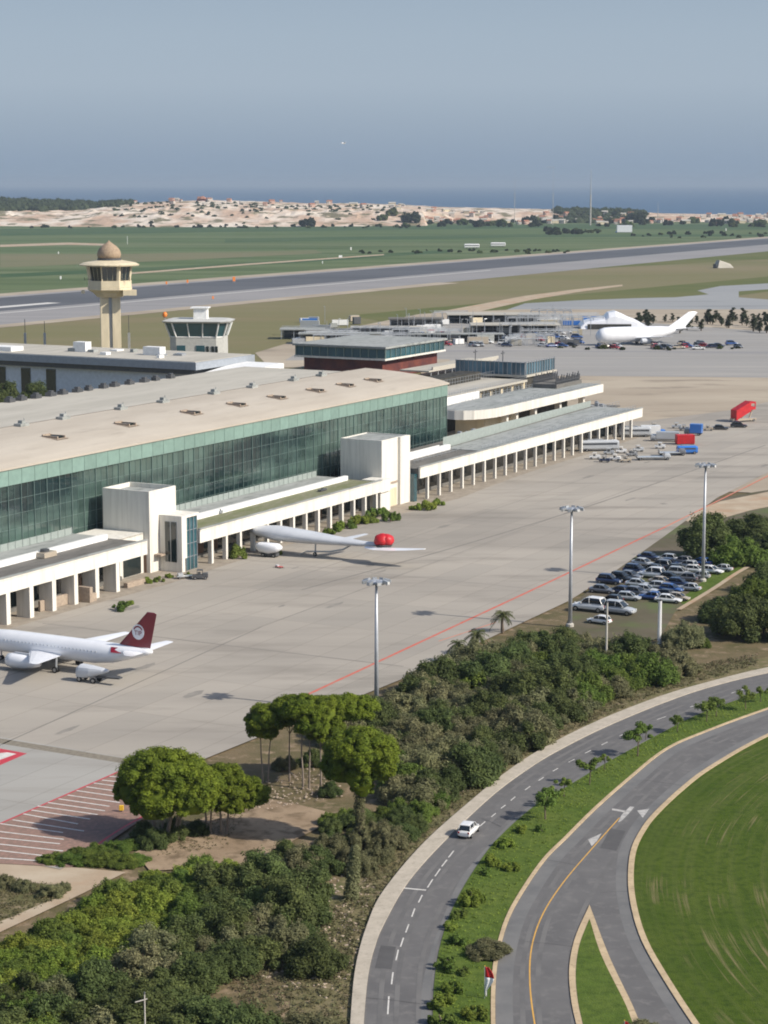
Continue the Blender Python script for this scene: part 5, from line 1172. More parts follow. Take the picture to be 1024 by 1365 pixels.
def thicket(poly_px, spacing, kinds, smin, smax, labels, group, name='shrub', lift=0):
    """shrubs side by side over a surveyed patch of ground, spaced in metres"""
    poly = [(p.x, p.y) for p in px(*poly_px)]; x0, x1 = min(p[0] for p in poly), max(p[0] for p in poly); y0, y1 = min(p[1] for p in poly), max(p[1] for p in poly)
    pts = []
    for _ in range(6000):
        p = (rv.uniform(x0, x1), rv.uniform(y0, y1))
        if not inside(p, poly): continue
        if all((p[0] - q[0]) ** 2 + (p[1] - q[1]) ** 2 > spacing ** 2 for q in pts): pts.append(p)
    for p in pts:
        t = noise.noise(Vector((p[0] * .06, p[1] * .06, 3.3))) + rv.uniform(-.25, .25)
        k = kinds[max(0, min(len(kinds) - 1, int((t + .5) * len(kinds))))]; s_ = rv.uniform(smin, smax)
        c = copy_tree(rv.choice(BUSH[k]), Vector((p[0], p[1], -.3)), rv.uniform(0, 6.28), (s_, s_, s_ * rv.uniform(.8, 1.15)), labels[k], 'shrub', group)
    return len(pts)
LA = {'dark': 'dark green shrub in the thicket between the apron and the curving road', 'olive': 'grey-olive shrub in the thicket between the apron and the curving road', 'green': 'fresh green shrub in the thicket between the apron and the curving road', 'tall': 'tall dark shrub in the thicket between the apron and the curving road'}
n1 = thicket([(430, 985), (520, 950), (600, 905), (640, 885), (700, 865), (745, 862), (800, 880), (880, 885), (915, 893), (860, 915), (790, 930), (740, 960), (690, 1000), (640, 1035), (590, 1060), (545, 1085), (530, 1060), (520, 1010), (480, 990)], 3.5, ['dark', 'olive', 'olive', 'tall', 'olive', 'green'], 1.0, 1.5, LA, 'shrubs in the thicket between the apron and the road')
n1 += thicket([(492, 1085), (560, 1078), (600, 1050), (560, 1100), (520, 1140), (480, 1160), (440, 1150), (430, 1110)], 3.2, ['green', 'dark', 'olive'], .55, .85, {k: a.split(' in the')[0].replace('shrub', 'low shrub') + ' at the lower fringe of the thicket beside the curving road' for k, a in LA.items()}, 'low shrubs at the lower fringe of the thicket')
LB = {'dark': 'dark green shrub in the dense mass at the bottom left', 'olive': 'grey-olive shrub in the dense mass at the bottom left', 'green': 'mid green shrub in the dense mass at the bottom left', 'lime': 'bright yellow-green shrub in the dense mass at the bottom left', 'tall': 'tall dark shrub in the dense mass at the bottom left'}
n2 = thicket([(-60, 1300), (60, 1256), (150, 1205), (215, 1172), (300, 1158), (370, 1178), (345, 1215), (240, 1270), (130, 1310), (-60, 1370)], 2.7, ['lime', 'green', 'lime'], .75, 1.05, LB, 'shrubs in the dense mass at the bottom left')
n3 = thicket([(290, 1195), (380, 1190), (410, 1225), (400, 1260), (330, 1290), (285, 1310), (200, 1330), (190, 1290), (270, 1240)], 3.2, ['dark', 'tall', 'dark', 'olive'], .95, 1.3, LB, 'shrubs in the dense mass at the bottom left')
n4 = thicket([(-60, 1370), (60, 1340), (180, 1330), (250, 1350), (300, 1385), (450, 1400), (480, 1470), (300, 1500), (-60, 1500)], 3.1, ['green', 'dark', 'olive', 'dark', 'tall'], .9, 1.25, LB, 'shrubs in the dense mass at the bottom left')
print('thicket', n1, n2, n3, n4)
for args in [('olive', 400, 1168, 1.05, 'grey-green shrub left of the two dark ones below the sand clearing'), ('dark', 385, 1148, .8, 'dark shrub touching the lower edge of the sand clearing'), ('dark', 425, 1165, .95, 'dark shrub between the sand clearing and the leaning green post tree'),
    ('dark', 418, 1292, 1.2, 'dark round shrub alone on the rubble strip beside the road bend'), ('green', 440, 1100, .5, 'small green shrub right of the sand clearing'), ('green', 462, 1096, .55, 'small green shrub under the big umbrella pine'), ('lime', 68, 1385, .9, 'yellowish upright bush near the bottom left corner'), ('lime', 22, 1375, .75, 'yellowish bush at the far bottom left edge'), ('lime', 110, 1372, .7, 'small yellowish bush right of the upright yellowish one'),
    ('dark', 205, 1128, .75, 'dark bush in the shade left under the broadest pine'), ('dark', 232, 1118, .7, 'dark bush in the shade between the stems of the broadest pine'), ('dark', 190, 1118, .6, 'dark bush at the hatched zone under the broadest pine'), ('dark', 262, 1112, .6, 'dark bush in the shade between the two near pines'), ('olive', 380, 1025, .6, 'low shrub behind the stems of the pine group, left'), ('dark', 415, 1020, .7, 'dark shrub added as shade behind the two pale pine stems'), ('dark', 450, 1015, .8, 'dark shrub added as shade behind the rightmost pine stems'), ('dark', 440, 1060, .6, 'dark low shrub in front of the pine group stems'),  # two dark shrubs behind the pine stems are added to darken shaded ground
    ('tall', 945, 745, 2.2, 'large dark round bush behind the tall mast at the car park'), ('green', 985, 752, 2.1, 'large fresh green bush at the far end of the lawn strip'), ('dark', 1018, 742, 2.1, 'large dark bush at the right edge above the service path'), ('tall', 1000, 722, 1.9, 'dark bush behind the two large ones near the right edge'),
    ('tall', 990, 848, 1.9, 'big dark bush at the right edge below the service path'), ('dark', 1018, 850, 1.9, 'second big dark bush cut by the right edge'), ('olive', 912, 860, 1.35, 'olive bush right beside the thick white pole'), ('green', 1005, 800, 1.5, 'green bush between the service path and the big dark bush'), ('dark', 965, 828, 1.5, 'dark bush left of the big dark one'),
    ('dark', 1022, 790, 1.7, 'dark bush touching the right edge at the path'), ('olive', 890, 895, .8, 'low olive bush on the slope below the thick white pole'), ('olive', 780, 868, 1.0, 'olive shrub at the near side of the car park'), ('dark', 762, 860, .9, 'dark shrub at the foot of the middle mast'), ('green', 935, 862, .6, 'small green shrub on the bank right of the white pole'),
    ('olive', 740, 1000 - 35, .7, 'small olive shrub at the road side end of the thicket'), ('green', 770, 950, .7, 'small green shrub nearest the pavement at the thicket end')]:
    shrub(*args)
for i, (u, v, s_) in enumerate([(70, 1150, .62), (95, 1152, .7), (120, 1150, .75), (145, 1150, .75), (165, 1153, .7), (130, 1138, .65), (155, 1135, .7), (175, 1130, .6), (105, 1140, .55), (182, 1150, .6)]):
    shrub('green', u, v, s_, 'low matted green shrub on the slope beside the hatched zone', group='low matted shrubs beside the hatched zone', sz=.6)
for i, (u, v, s_, l) in enumerate([(8, 1183, .45, 'leftmost small bush on the dry plot'), (32, 1188, .5, 'second small bush from the left on the dry plot'), (68, 1196, .55, 'round small bush at the tip of the dry plot'), (84, 1188, .35, 'smallest bush at the tip of the dry plot'), (-12, 1182, .5, 'small bush cut by the left edge on the dry plot')]): shrub('olive', u, v, s_, l)

# umbrella pines -------------------------------------------------
def pine(label, u, v, crowns, trunks, leaf='leaf_pine', bark='bark_pale', cat='pine tree', lsize=.15, dens=1.0, name='umbrella_pine', seed=1, ivy=None):
    base = at(u, v, -.1); o = thing(name, label, cat, base, 0); r = random.Random(seed); mb = MB()
    for cx, cy, cz, rx, ry, rz in crowns:          # flattened domes, each built from many tufts
        nt = int(46 * dens * (rx * ry) ** .5 / 2.2)
        core(mb, (cx, cy, cz + rz * .05), (rx * .93, ry * .93, rz * .8), seed, .80)
        for i in range(nt):
            while True:
                d = Vector((r.gauss(0, 1), r.gauss(0, 1), r.gauss(0, 1))).normalized()
                if d.z > -.35: break
            tr = r.uniform(.7, 1.25) * .21 * (rx * ry * rz) ** (1 / 3); k = .86 if d.z > 0 else .8
            c = (cx + d.x * rx * k, cy + d.y * ry * k, cz + d.z * rz * k)
            core(mb, c, (tr, tr, tr * .8), seed + i, .75); leaf_shell(mb, r, *c, tr, tr, tr * .85, int(210 * dens), lsize, depth=.4, up=.7)
    mb.build('crown', leaf, o, recalc=False)
    for (x0, y0, x1, y1, h, rad) in trunks:
        m = MB(); mid = (x0 * .55 + x1 * .45 + r.uniform(-.2, .2), y0 * .5 + y1 * .5, h * .5)
        m.path([(x0, y0, -.2), (x0 * .8 + x1 * .2, y0 * .8 + y1 * .2, h * .22), mid, (x1, y1, h)], [rad * 1.25, rad, rad * .8, rad * .45], 8)
        for b in range(5):
            a = r.uniform(0, 6.28); l_ = r.uniform(.9, 1.9); m.path([(x1 * .7 + mid[0] * .3, y1 * .7 + mid[1] * .3, h * .76), (x1 + math.cos(a) * l_ * .6, y1 + math.sin(a) * l_ * .6, h * .95), (x1 + math.cos(a) * l_, y1 + math.sin(a) * l_, h * 1.12)], [rad * .4, rad * .25, rad * .1], 5)
        m.build('trunk', bark, o)
    return o
# near group: base (240, 1125); about 10.3 photo pixels per metre there
pine('broadest umbrella pine with low domed crown beside the hatched zone', 225, 1120, [(-.6, .8, 8.4, 6.2, 4.8, 3.6), (3.0, -.2, 7.2, 4.6, 3.8, 3.2), (-.6, -1.6, 6.0, 4.6, 3.2, 3.0), (-4.6, .2, 6.4, 2.6, 2.4, 3.1), (3.2, -1.8, 5.4, 3.2, 2.6, 2.4), (-1.8, -1.8, 4.6, 2.8, 2.2, 2.2)],
     [(-1.6, .3, -3.2, .8, 7.0, .24), (-.2, -.2, .8, -.4, 7.2, .27), (1.0, .6, 2.6, .8, 7.0, .2), (-.8, .8, -1.2, 1.0, 7.2, .2), (.6, .8, 2.0, 0, 7.0, .18)], seed=3)
pine('smaller umbrella pine reaching right from the broadest one over the sand', 296, 1112, [(.2, 0, 6.5, 4.2, 3.5, 2.9), (3.4, .3, 5.2, 3.1, 2.9, 2.5), (-2.2, -.3, 6.0, 3.2, 2.9, 2.5), (1.6, -1.2, 4.4, 2.6, 2.2, 1.9)],
     [(0, 0, -.5, .1, 5.8, .17), (.5, .1, 1.7, .2, 5.8, .16), (-2.2, .8, -1.8, .6, 5.6, .15), (-1.6, .2, -1.2, .2, 5.6, .13)], seed=8)
# back group behind the clearing (about 9 px per metre)
G2 = 'umbrella pines in the group behind the sand clearing'
for l, u, v, cr_, tr_ in [('leftmost umbrella pine of the group behind the sand clearing, on two slim stems', 356, 1042, [(.2, 0, 9.2, 3.5, 3.4, 2.3), (-.4, 0, 7.6, 2.4, 2.4, 1.9)], [(-.6, 0, -.9, 0, 8.2, .11), (.1, 0, .8, 0, 8.4, .11)]),
        ('umbrella pine second from left behind the sand clearing, on one pale stem', 386, 1040, [(0, 0, 9.8, 3.4, 3.4, 2.6), (1.5, .4, 10.4, 2.8, 2.8, 2.2)], [(0, 0, .1, 0, 9, .12)]),
        ('tall umbrella pine in the middle behind the sand clearing, on two pale stems', 404, 1050, [(.5, .6, 10.8, 3.6, 3.4, 2.6), (1.6, 0, 9.2, 3.0, 3.0, 2.6)], [(0, 0, 0, 0, 10, .13), (.9, -.2, 1.0, 0, 10, .13)]),
        ('umbrella pine right of the two pale stems behind the sand clearing', 428, 1048, [(0, .4, 10.4, 3.5, 3.4, 2.6), (.6, 0, 8.2, 2.9, 2.8, 2.6)], [(0, 0, 0, 0, 9.8, .13)]),
        ('rightmost umbrella pine of the group, half behind the big single one', 456, 1040, [(0, 0, 10.2, 3.7, 3.4, 2.5), (2.4, .5, 10.2, 3.1, 3.0, 2.3)], [(0, 0, .2, 0, 9.4, .15), (1.2, .3, 1.4, .4, 9.4, .12)])]:
    pine(l, u, v, cr_, tr_, seed=int(u), dens=.9).__setitem__('group', G2)
# big single pine, trunk wrapped in ivy
bp2 = pine('big umbrella pine with thick ivy-wrapped trunk standing alone in front', 480, 1125, [(.2, 0, 12.0, 4.9, 4.4, 3.5), (-2.6, -.3, 10.2, 2.5, 2.4, 2.9), (2.7, -.2, 10.6, 2.3, 2.4, 3.2), (0, -1.2, 9.4, 2.5, 2.2, 3.0), (.3, -.3, 7.6, 1.5, 1.4, 1.8)],
     [(0, 0, 0, 0, 9.4, .48)], seed=14, lsize=.15, dens=1.1, bark='bark')
m = MB(); r = random.Random(4)
for k in range(16): leaf_shell(m, r, r.uniform(-.15, .15), r.uniform(-.15, .15), .5 + k * .5, .72 + .12 * math.sin(k), .7, .7, 260, .14, depth=.5)
m.build('ivy', 'leaf_olive', bp2, recalc=False)
o = thing('ivy_post', 'leaning stump column covered in green ivy below the big single pine', 'stump', at(468, 1200, -.3), .2); r = random.Random(9)
m = MB()
for k in range(12): leaf_shell(m, r, .05 * k, 0, .4 + k * .52, 1.0 - k * .035, .9 - k * .03, .8, 320, .15, depth=.5)
m.build('ivy', 'leaf_olive', o, recalc=False); MB().path([(0, 0, 0), (.2, 0, 3), (.5, 0, 6)], [.4, .32, .2], 8).build('stump', 'bark', o)

# palms -------------------------------------------------------------
def palm(label, u, v, h, k, seed):
    o = thing('palm_tree', label, 'palm tree', at(u, v, -.1), seed, 'palms along the apron edge'); r = random.Random(seed)
    MB().path([(0, 0, 0), (.1, 0, h * .5), (.05, .05, h)], [.38, .26, .30], 10).build('trunk', 'bark', o)
    for i in range(30):
        a = i * 2.399 + r.uniform(-.2, .2); el = R(r.uniform(-25, 78)); L_ = k * r.uniform(.85, 1.1); m = MB(); spine = []
        for j in range(8):
            t = j / 7; rr_ = L_ * t * math.cos(el * (1 - .3 * t)); z = L_ * t * math.sin(el) - 1.15 * L_ * t * t * .6
            spine.append(Vector((math.cos(a) * rr_, math.sin(a) * rr_, h + z)))
        side = Vector((-math.sin(a), math.cos(a), 0))
        for j in range(7):
            p, q = spine[j], spine[j + 1]; w_ = k * .26 * math.sin(math.pi * (j + 1) / 8.5)
            for s_ in (1, -1):
                for e in (0, .5):
                    b = p.lerp(q, e); tip = b + side * s_ * w_ + (q - p) * .8 + Vector((0, 0, -.12 * k)); m.quad(b, b + (q - p) * .32, tip)
        m.path(spine, [.035] * 8, 4); m.build('frond', 'leaf_palm', o, recalc=False)
palm('tallest palm, standing clear against the apron near the red line', 670, 843, 3.4, 2.5, 3)
palm('middle palm of the two small ones at the apron edge', 636, 874, 4.0, 2.4, 5)
palm('small leftmost palm at the apron edge', 610, 884, 3.6, 2.2, 8)

# median trees --------------------------------------------------------
def young_tree(seed):
    o = thing('young_tree', 't', 'tree', (0, 0, -50)); r = random.Random(seed); mb = MB()
    for i in range(11):
        a = r.uniform(0, 6.28); q = r.uniform(.1, 1.25); c = (math.cos(a) * q, math.sin(a) * q, 2.1 + r.uniform(-.8, .9) * (1.4 - q)); rr_ = r.uniform(.22, .55)
        leaf_shell(mb, r, *c, rr_, rr_, rr_ * .8, 210, .11, depth=.9)
    mb.build('crown', 'leaf_green', o, recalc=False)
    m = MB().path([(0, 0, 0), (.05, 0, 1.1), (0, .05, 2.4)], [.08, .06, .03], 6)
    for k in range(4): m.path([(.03, 0, 1.2 + k * .2), (math.cos(k * 1.7) * .5, math.sin(k * 1.7) * .5, 2.0 + k * .15)], [.035, .015], 5)
    m.build('trunk', 'bark', o); return proto_done(o)
YT = [young_tree(s_) for s_ in (1, 2, 3)]
GM = 'young trees in a row on the median lawn'
for u, v, s_, l in [(727, 1092, 1.25, 'young tree with the densest crown, lowest of the median row'), (737, 1075, .85, 'small young tree just above the densest one on the median'), (752, 1062, .8, 'low young tree right of the small pair on the median'), (786, 1046, 1.15, 'young tree on a straight stem in the middle of the median row'), (806, 1027, .7, 'low wide young tree beside the dark road shadow'),
     (850, 1008, 1.25, 'tallest young tree of the median row'), (861, 986, .75, 'small young tree just behind the tallest one of the median'), (903, 976, .8, 'low wide young tree right of the tallest one'), (942, 962, 1.0, 'left one of the paired young trees near the far end of the median'), (955, 955, .95, 'right one of the paired young trees near the far end of the median'), (994, 946, .95, 'young tree close to the right edge on the median'), (1014, 936, .8, 'young tree touching the right edge on the median')]:
    copy_tree(rv.choice(YT), at(u, v, .03), rv.uniform(0, 6), s_ * 1.25, l, 'tree', GM)
GB = 'bushes dotted along the median'
for u, v, s_, k, l in [(694, 1110, .9, 'small', 'yellow-green bush beside the low dark one at the road edge of the median'), (722, 1108, .75, 'smalldark', 'low dark bush right of the yellow-green one on the median'), (674, 1128, 1.2, 'small', 'rounded bush on the road edge right of the white car'), (657, 1152, 1.1, 'small', 'bush on the road edge one step below the rounded one'), (645, 1165, .8, 'smalldark', 'small dark bush at the road edge below its brighter neighbour'), (682, 1160, .9, 'small', 'bright bush alone in the lawn of the median'),
     (629, 1205, 1.35, 'small', 'bright bush with long dark shadow near the stop bar'), (612, 1222, 1.0, 'smalldark', 'dark bush between two bright ones near the stop bar'), (614, 1258, 1.05, 'smalldark', 'dark bush at the road edge left of the wide olive shrub'), (592, 1292, 1.2, 'smalldark', 'dark bush at the road edge left of the flag'), (617, 1298, .7, 'smalldark', 'tiny dark bush left of the flag top'), (604, 1322, .95, 'small', 'small bush left of the flag foot'),
     (589, 1342, 1.2, 'small', 'bush at the road edge below the flag'), (634, 1357, 1.1, 'small', 'bush by the bottom edge right on the median'), (590, 1368, 1.3, 'smalldark', 'dark bush cut by the bottom edge on the median'), (612, 1372, 1.0, 'small', 'bright bush cut by the bottom edge on the median'), (600, 1238, .8, 'small', 'small bright bush at the road edge under the stop bar')]:
    shrub(k, u, v, s_, l, 'median_bush', 'bush', GB, z=.0)
shrub('olive', 650, 1272, .85, 'wide olive shrub leaning over the median kerb', 'median_bush', 'bush', z=0, sz=.5)
shrub('olive', 856, 1385, .8, 'olive shrub at the bottom edge in the splitter island', 'island_bush', 'bush', z=0, sz=.6)
# plants before the terminal ------------------------------------------
GT = 'bushes along the foot of the terminal'
for u, v, s_, k, l in [(160, 813, 1.7, 'smalldark', 'small leafy bush alone on the apron before the leftmost wing'), (174, 806, .8, 'small', 'flat weed patch right of the lone bush before the leftmost wing'), (198, 777, 1.0, 'small', 'low bush at the foot of the near stair block'), (212, 775, 1.1, 'smalldark', 'dark low bush at the right corner of the near stair block'), (224, 770, .9, 'small', 'low bush under the glass lift shaft'),
     (318, 743, 2.3, 'smalldark', 'largest bush left of the parked aircraft nose at the middle wing'), (366, 740, 1.7, 'small', 'bright bush behind the white engine pod'), (436, 713, 1.6, 'small', 'first bush of the hedge before the middle wing'), (450, 708, 1.9, 'small', 'second bush of the hedge before the middle wing'), (463, 704, 1.9, 'smalldark', 'third bush of the hedge before the middle wing'), (478, 699, 2.0, 'small', 'fourth bush of the hedge before the middle wing'), (492, 696, 2.1, 'smalldark', 'fifth bush of the hedge before the middle wing'),
     (502, 688, 2.6, 'smalldark', 'tall bush left of the far stair block pier'), (521, 695, 2.2, 'smalldark', 'dark bush right in front of the far stair block pier'), (555, 680, 1.6, 'small', 'bush just right of the far stair block'), (571, 679, 2.0, 'small', 'wider bush two steps right of the far stair block'), (584, 674, 1.6, 'small', 'last bush of the cluster right of the far stair block'), (250, 768, .8, 'smalldark', 'small dark plant right of the lift shaft')]:
    shrub(k, u, v, s_, l, 'facade_bush', 'bush', GT, z=0)
for u, v, s_, l in [(2, 548, 3.2, 'dark tree at the left edge behind the terminal hall'), (28, 540, 1.5, 'smaller bush between two trees behind the terminal hall'), (48, 545, 2.7, 'round dark tree before the window of the concourse building')]:
    shrub('tall', u, v, s_ * .72, l, 'courtyard_tree', 'tree', z=0, sz=1.2)
# weeds and stones as ground cover -------------------------------------
r = random.Random(31); m = MB()
road_poly = [(p.x, p.y) for p in kerbL[::4]]
def scatter(poly_px, n, fn):
    poly = [(p.x, p.y) for p in px(*poly_px)]; x0, x1 = min(p[0] for p in poly), max(p[0] for p in poly); y0, y1 = min(p[1] for p in poly), max(p[1] for p in poly); k = 0
    while k < n:
        p = (r.uniform(x0, x1), r.uniform(y0, y1))
        if inside(p, poly): fn(p); k += 1
bank = [(480, 1180), (560, 1080), (640, 1020), (720, 960), (800, 920), (900, 890), (1010, 870), (1010, 885), (880, 922), (800, 955), (727, 991), (680, 1020), (632, 1060), (560, 1122), (508, 1187), (484, 1235), (468, 1300), (460, 1420), (380, 1420), (300, 1300), (410, 1220)]
m = MB(); scatter(bank, 2600, lambda p: leaf_shell(m, r, p[0], p[1], -.2, .35, .35, .38, 9, .15, zmin=-.25, depth=.9)); struct(m.build('dry_weeds', 'leaf_dry', recalc=False), 'stuff')
m = MB(); scatter(bank, 1500, lambda p: leaf_shell(m, r, p[0], p[1], -.2, .4, .4, .4, 10, .15, zmin=-.25, depth=.9)); struct(m.build('green_weeds', 'leaf_olive', recalc=False), 'stuff')
m = MB(); 
scatter([(300, 1290), (400, 1200), (470, 1150), (500, 1180), (470, 1290), (440, 1330)], 420, lambda p: m.blob((p[0], p[1], -.25), (r.uniform(.08, .3), r.uniform(.08, .3), r.uniform(.06, .18)), r.random() * 9, .5, 1))
scatter([(560, 1075), (700, 960), (760, 945), (690, 1005), (600, 1070)], 200, lambda p: m.blob((p[0], p[1], -.25), (r.uniform(.08, .3), r.uniform(.08, .3), r.uniform(.06, .18)), r.random() * 9, .5, 1))
scatter([(300, 1060), (440, 1010), (460, 1060), (330, 1085)], 260, lambda p: m.blob((p[0], p[1], -.08), (r.uniform(.06, .25), r.uniform(.06, .25), r.uniform(.05, .14)), r.random() * 9, .5, 1))
struct(m.build('rubble_stones', 'rubble'), 'stuff')
m = MB()
med_a, med_b = resamp(offset(roadR, .5), 200), resamp(offset(medR, -.8), 200)
for _ in range(2400):
    i = r.randrange(199); t = r.random() ** 1.6; p = med_a[i].lerp(med_b[i], t); leaf_shell(m, r, p.x, p.y, .05, .25, .25, .28, 7, .10, zmin=.02, depth=.9)
struct(m.build('median_weeds', 'leaf_lime', recalc=False), 'stuff')
m = MB(); scatter([(-30, 1165), (60, 1176), (92, 1190), (0, 1232), (-30, 1240)], 500, lambda p: leaf_shell(m, r, p[0], p[1], -.05, .3, .3, .3, 8, .13, zmin=-.1, depth=.9)); struct(m.build('dry_weeds', 'leaf_dry', recalc=False), 'stuff')
m = MB(); scatter([(180, 1125), (260, 1090), (330, 1075), (300, 1130), (210, 1140)], 400, lambda p: leaf_shell(m, r, p[0], p[1], -.08, .25, .25, .2, 8, .1, zmin=-.1, depth=.9)); struct(m.build('dry_weeds', 'leaf_dry', recalc=False), 'stuff')

# ================================================================== THE YARD AND THE COAST
ry = random.Random(77)
def shed(label, u0, u1, v, h, roofm, wallm, dep=14):
    p0_, p1_ = at(u0, v), at(u1, v); L_ = (p1_ - p0_).length; o = thing('yard_shed', label, 'shed', p0_, math.atan2((p1_ - p0_).y, (p1_ - p0_).x), 'open sheds in the cluttered yard')
    MB().box(-1, L_ + 1, -.6, dep, h, h + .5).build('roof', roofm, o); MB().box(0, L_, dep - .6, dep - .2, 0, h).build('wall', wallm, o)
    for k in range(int(L_ / 7) + 1): MB().box(k * 7 - .2, k * 7 + .2, 0, .4, 0, h).build('post', 'metal_grey', o)
    m = MB().box(0, L_, .05, .3, h * .62, h * .66); x = 1
    while x < L_ - 4:
        w_ = ry.uniform(1.5, 5); m.box(x, x + w_, dep - 2.5, dep - .7, 0, h * ry.uniform(.3, .8)); x += w_ + ry.uniform(.2, 2)
    m.build('racking', 'metal_dark', o)
shed('long open shed with pale roof at the back of the cluttered yard', 598, 722, 431, 5, 'roof_pale', 'dark_recess', 22)
shed('open shed with wide grey roof in the middle of the cluttered yard', 630, 745, 447, 5.5, 'roof_pale', 'dark_recess', 20)
shed('thin roofed shed with blue grey canopy at the front of the cluttered yard', 545, 670, 456, 4, 'roof_grey', 'dark_recess', 9)
shed('small dark shed at the left end of the cluttered yard', 520, 590, 437, 5, 'roof_felt', 'metal_grey', 14)
shed('low store shed behind the green ribbon windows', 400, 510, 458, 5, 'roof_grey', 'cream_wall', 12)
def gantry(u, v, L_, h, rz, label):
    o = thing('steel_gantry', label, 'gantry', at(u, v), rz, 'steel gantries in the cluttered yard')
    n = max(2, int(L_ / 5)); m = MB()
    for k in range(n + 1):
        for y in (0, 4): MB().box(k * L_ / n - .15, k * L_ / n + .15, y - .15, y + .15, 0, h).build('post', 'metal_grey', o)
        m.box(k * L_ / n - .1, k * L_ / n + .1, 0, 4, h, h + .25)
    for y in (0, 4):
        m.box(-.2, L_ + .2, y - .12, y + .12, h, h + .3).box(-.2, L_ + .2, y - .1, y + .1, h + 1.0, h + 1.15)
        for k in range(n): m.tube((k * L_ / n, y, h + .1), ((k + 1) * L_ / n, y, h + 1.05), .08, n=4)
    m.build('truss', 'car_silver', o)
for k in range(26):
    u, v = ry.choice([(ry.uniform(370, 560), ry.uniform(446, 464)), (ry.uniform(560, 770), ry.uniform(424, 462))])
    gantry(u, v, ry.uniform(10, 34), ry.uniform(3.5, 7), ry.uniform(-.15, .3), 'open steel gantry with truss beams ' + ('behind the green ribbon windows' if u < 560 else 'among the sheds left of the big jet'))
shed('flat grey store shed at the far left of the yard', 375, 430, 452, 5, 'roof_grey', 'cream_wall', 14)
shed('pale store shed with open front between the dark shed and the long one', 470, 560, 449, 5, 'roof_pale', 'metal_grey', 12)
cols = ['car_white', 'car_silver', 'car_grey', 'car_black', 'car_blue', 'tan_body', 'car_navy', 'car_red']
for k in range(90):
    u = ry.choice([ry.uniform(430, 780), ry.uniform(560, 780), ry.uniform(800, 1000)]); v = ry.uniform(443, 463) if u < 790 else ry.uniform(460, 466)
    c = ry.choice(cols); kk = ry.choice(['hatch', 'suv', 'sedan'])
    nm = {'car_white': 'white', 'car_silver': 'silver', 'car_grey': 'dark grey', 'car_black': 'black', 'car_blue': 'blue', 'tan_body': 'tan', 'car_navy': 'navy', 'car_red': 'red'}[c]
    l = nm + {'hatch': ' hatchback', 'suv': ' off-roader', 'sedan': ' saloon'}[kk] + (' among the sheds of the far yard' if u < 790 else ' in front of the big white jet in the yard')
    put_car(u, v, c, kk, l, ry.uniform(-50, 50), 'small vehicles scattered in the yard', sc=1.5)
for k in range(60):
    u = ry.uniform(400, 800); v = ry.uniform(426, 461); h = ry.uniform(2.5, 4.5); w_ = ry.uniform(4, 12)
    c = ry.choice(['white_clean', 'metal_grey', 'roof_pale', 'tan_body', 'metal_dark', 'truck_blue', 'cream_wall', 'car_silver', 'roof_grey'])
    nm = {'white_clean': 'white', 'metal_grey': 'grey metal', 'roof_pale': 'beige', 'tan_body': 'tan', 'metal_dark': 'black', 'truck_blue': 'blue', 'cream_wall': 'cream', 'car_silver': 'silver', 'roof_grey': 'grey'}[c]
    o = thing('storage_container', nm + ' storage container in the cluttered yard left of the big jet', 'container', at(u, v), ry.uniform(-.3, .5), 'containers stacked about the yard')
    MB().box(-w_ / 2, w_ / 2, -1.3, 1.3, .2, h).build('body', c, o); MB().box(w_ / 2 + .01, w_ / 2 + .1, -1.1, 1.1, .4, h - .2).build('door', 'metal_grey', o); MB().box(-w_ / 2, w_ / 2, -1.1, 1.1, 0, .2).build('skid', 'metal_dark', o)
for k in range(60):
    u = ry.choice([ry.uniform(400, 800), ry.uniform(540, 760)]); v = ry.uniform(428, 462); h = ry.uniform(6, 12)
    o = thing('yard_post', 'thin metal post with a lamp arm in the cluttered yard', 'post', at(u, v), ry.uniform(0, 6), 'thin posts in the yard')
    MB().tube((0, 0, 0), (0, 0, h), .18, .14, 5).build('shaft', 'metal_grey', o); MB().tube((0, 0, h - .2), (1.6, 0, h), .12, n=5).build('arm', 'metal_grey', o)
o = thing('red_trailer', 'pink and white trailer standing alone among the sheds of the yard', 'trailer', at(567, 446), .1); MB().box(-5, 5, -1.5, 1.5, 1, 5.4).build('body', 'white_clean', o); MB().box(-5.05, 5.05, -1.55, 1.55, 2.0, 3.0).build('stripe', 'bright_red', o); wheel(o, -3, -1.3, .5, .3); wheel(o, 3, -1.3, .5, .3)
# sparse dark trees at the right of the yard
def thin_tree(seed, H=11, W_=1.5, n=700, m_='leaf_wood'):
    o = thing('thin_tree', 't', 'tree', (0, 0, -50)); r = random.Random(seed); mb = MB()
    for i in range(9):
        t = i / 8; c = (r.uniform(-.6, .6), r.uniform(-.6, .6), H * (.25 + .68 * t)); w_ = W_ * (1 - .5 * t) * r.uniform(.6, 1.2); leaf_shell(mb, r, *c, w_, w_, w_ * 1.1, n // 9, .45, depth=.9)
    mb.build('crown', m_, o, recalc=False); MB().path([(0, 0, 0), (.1, 0, H * .5), (0, 0, H * .95)], [.3, .2, .06], 6).build('trunk', 'bark', o); return proto_done(o)
TT = [thin_tree(s_) for s_ in (1, 2, 3)]
for k in range(46):
    u = ry.uniform(845, 1030); v = ry.uniform(424, 446)
    s_ = ry.uniform(.35, .8); copy_tree(ry.choice(TT), at(u, v), ry.uniform(0, 6), (s_ * 2.2, s_ * 2.2, s_), 'scraggy dark tree in the straggling row behind the big jet', 'tree', 'thin dark trees behind the big jet')
def broad(seed, m_): 
    o = thing('broad_tree', 't', 'tree', (0, 0, -50)); bush_mesh(seed + 50, R_=6, H=8, n=1500, size=.9, nc=12).build('crown', m_, o, recalc=False); MB().tube((0, 0, 0), (0, 0, 4), .5).build('trunk', 'bark', o); return proto_done(o)
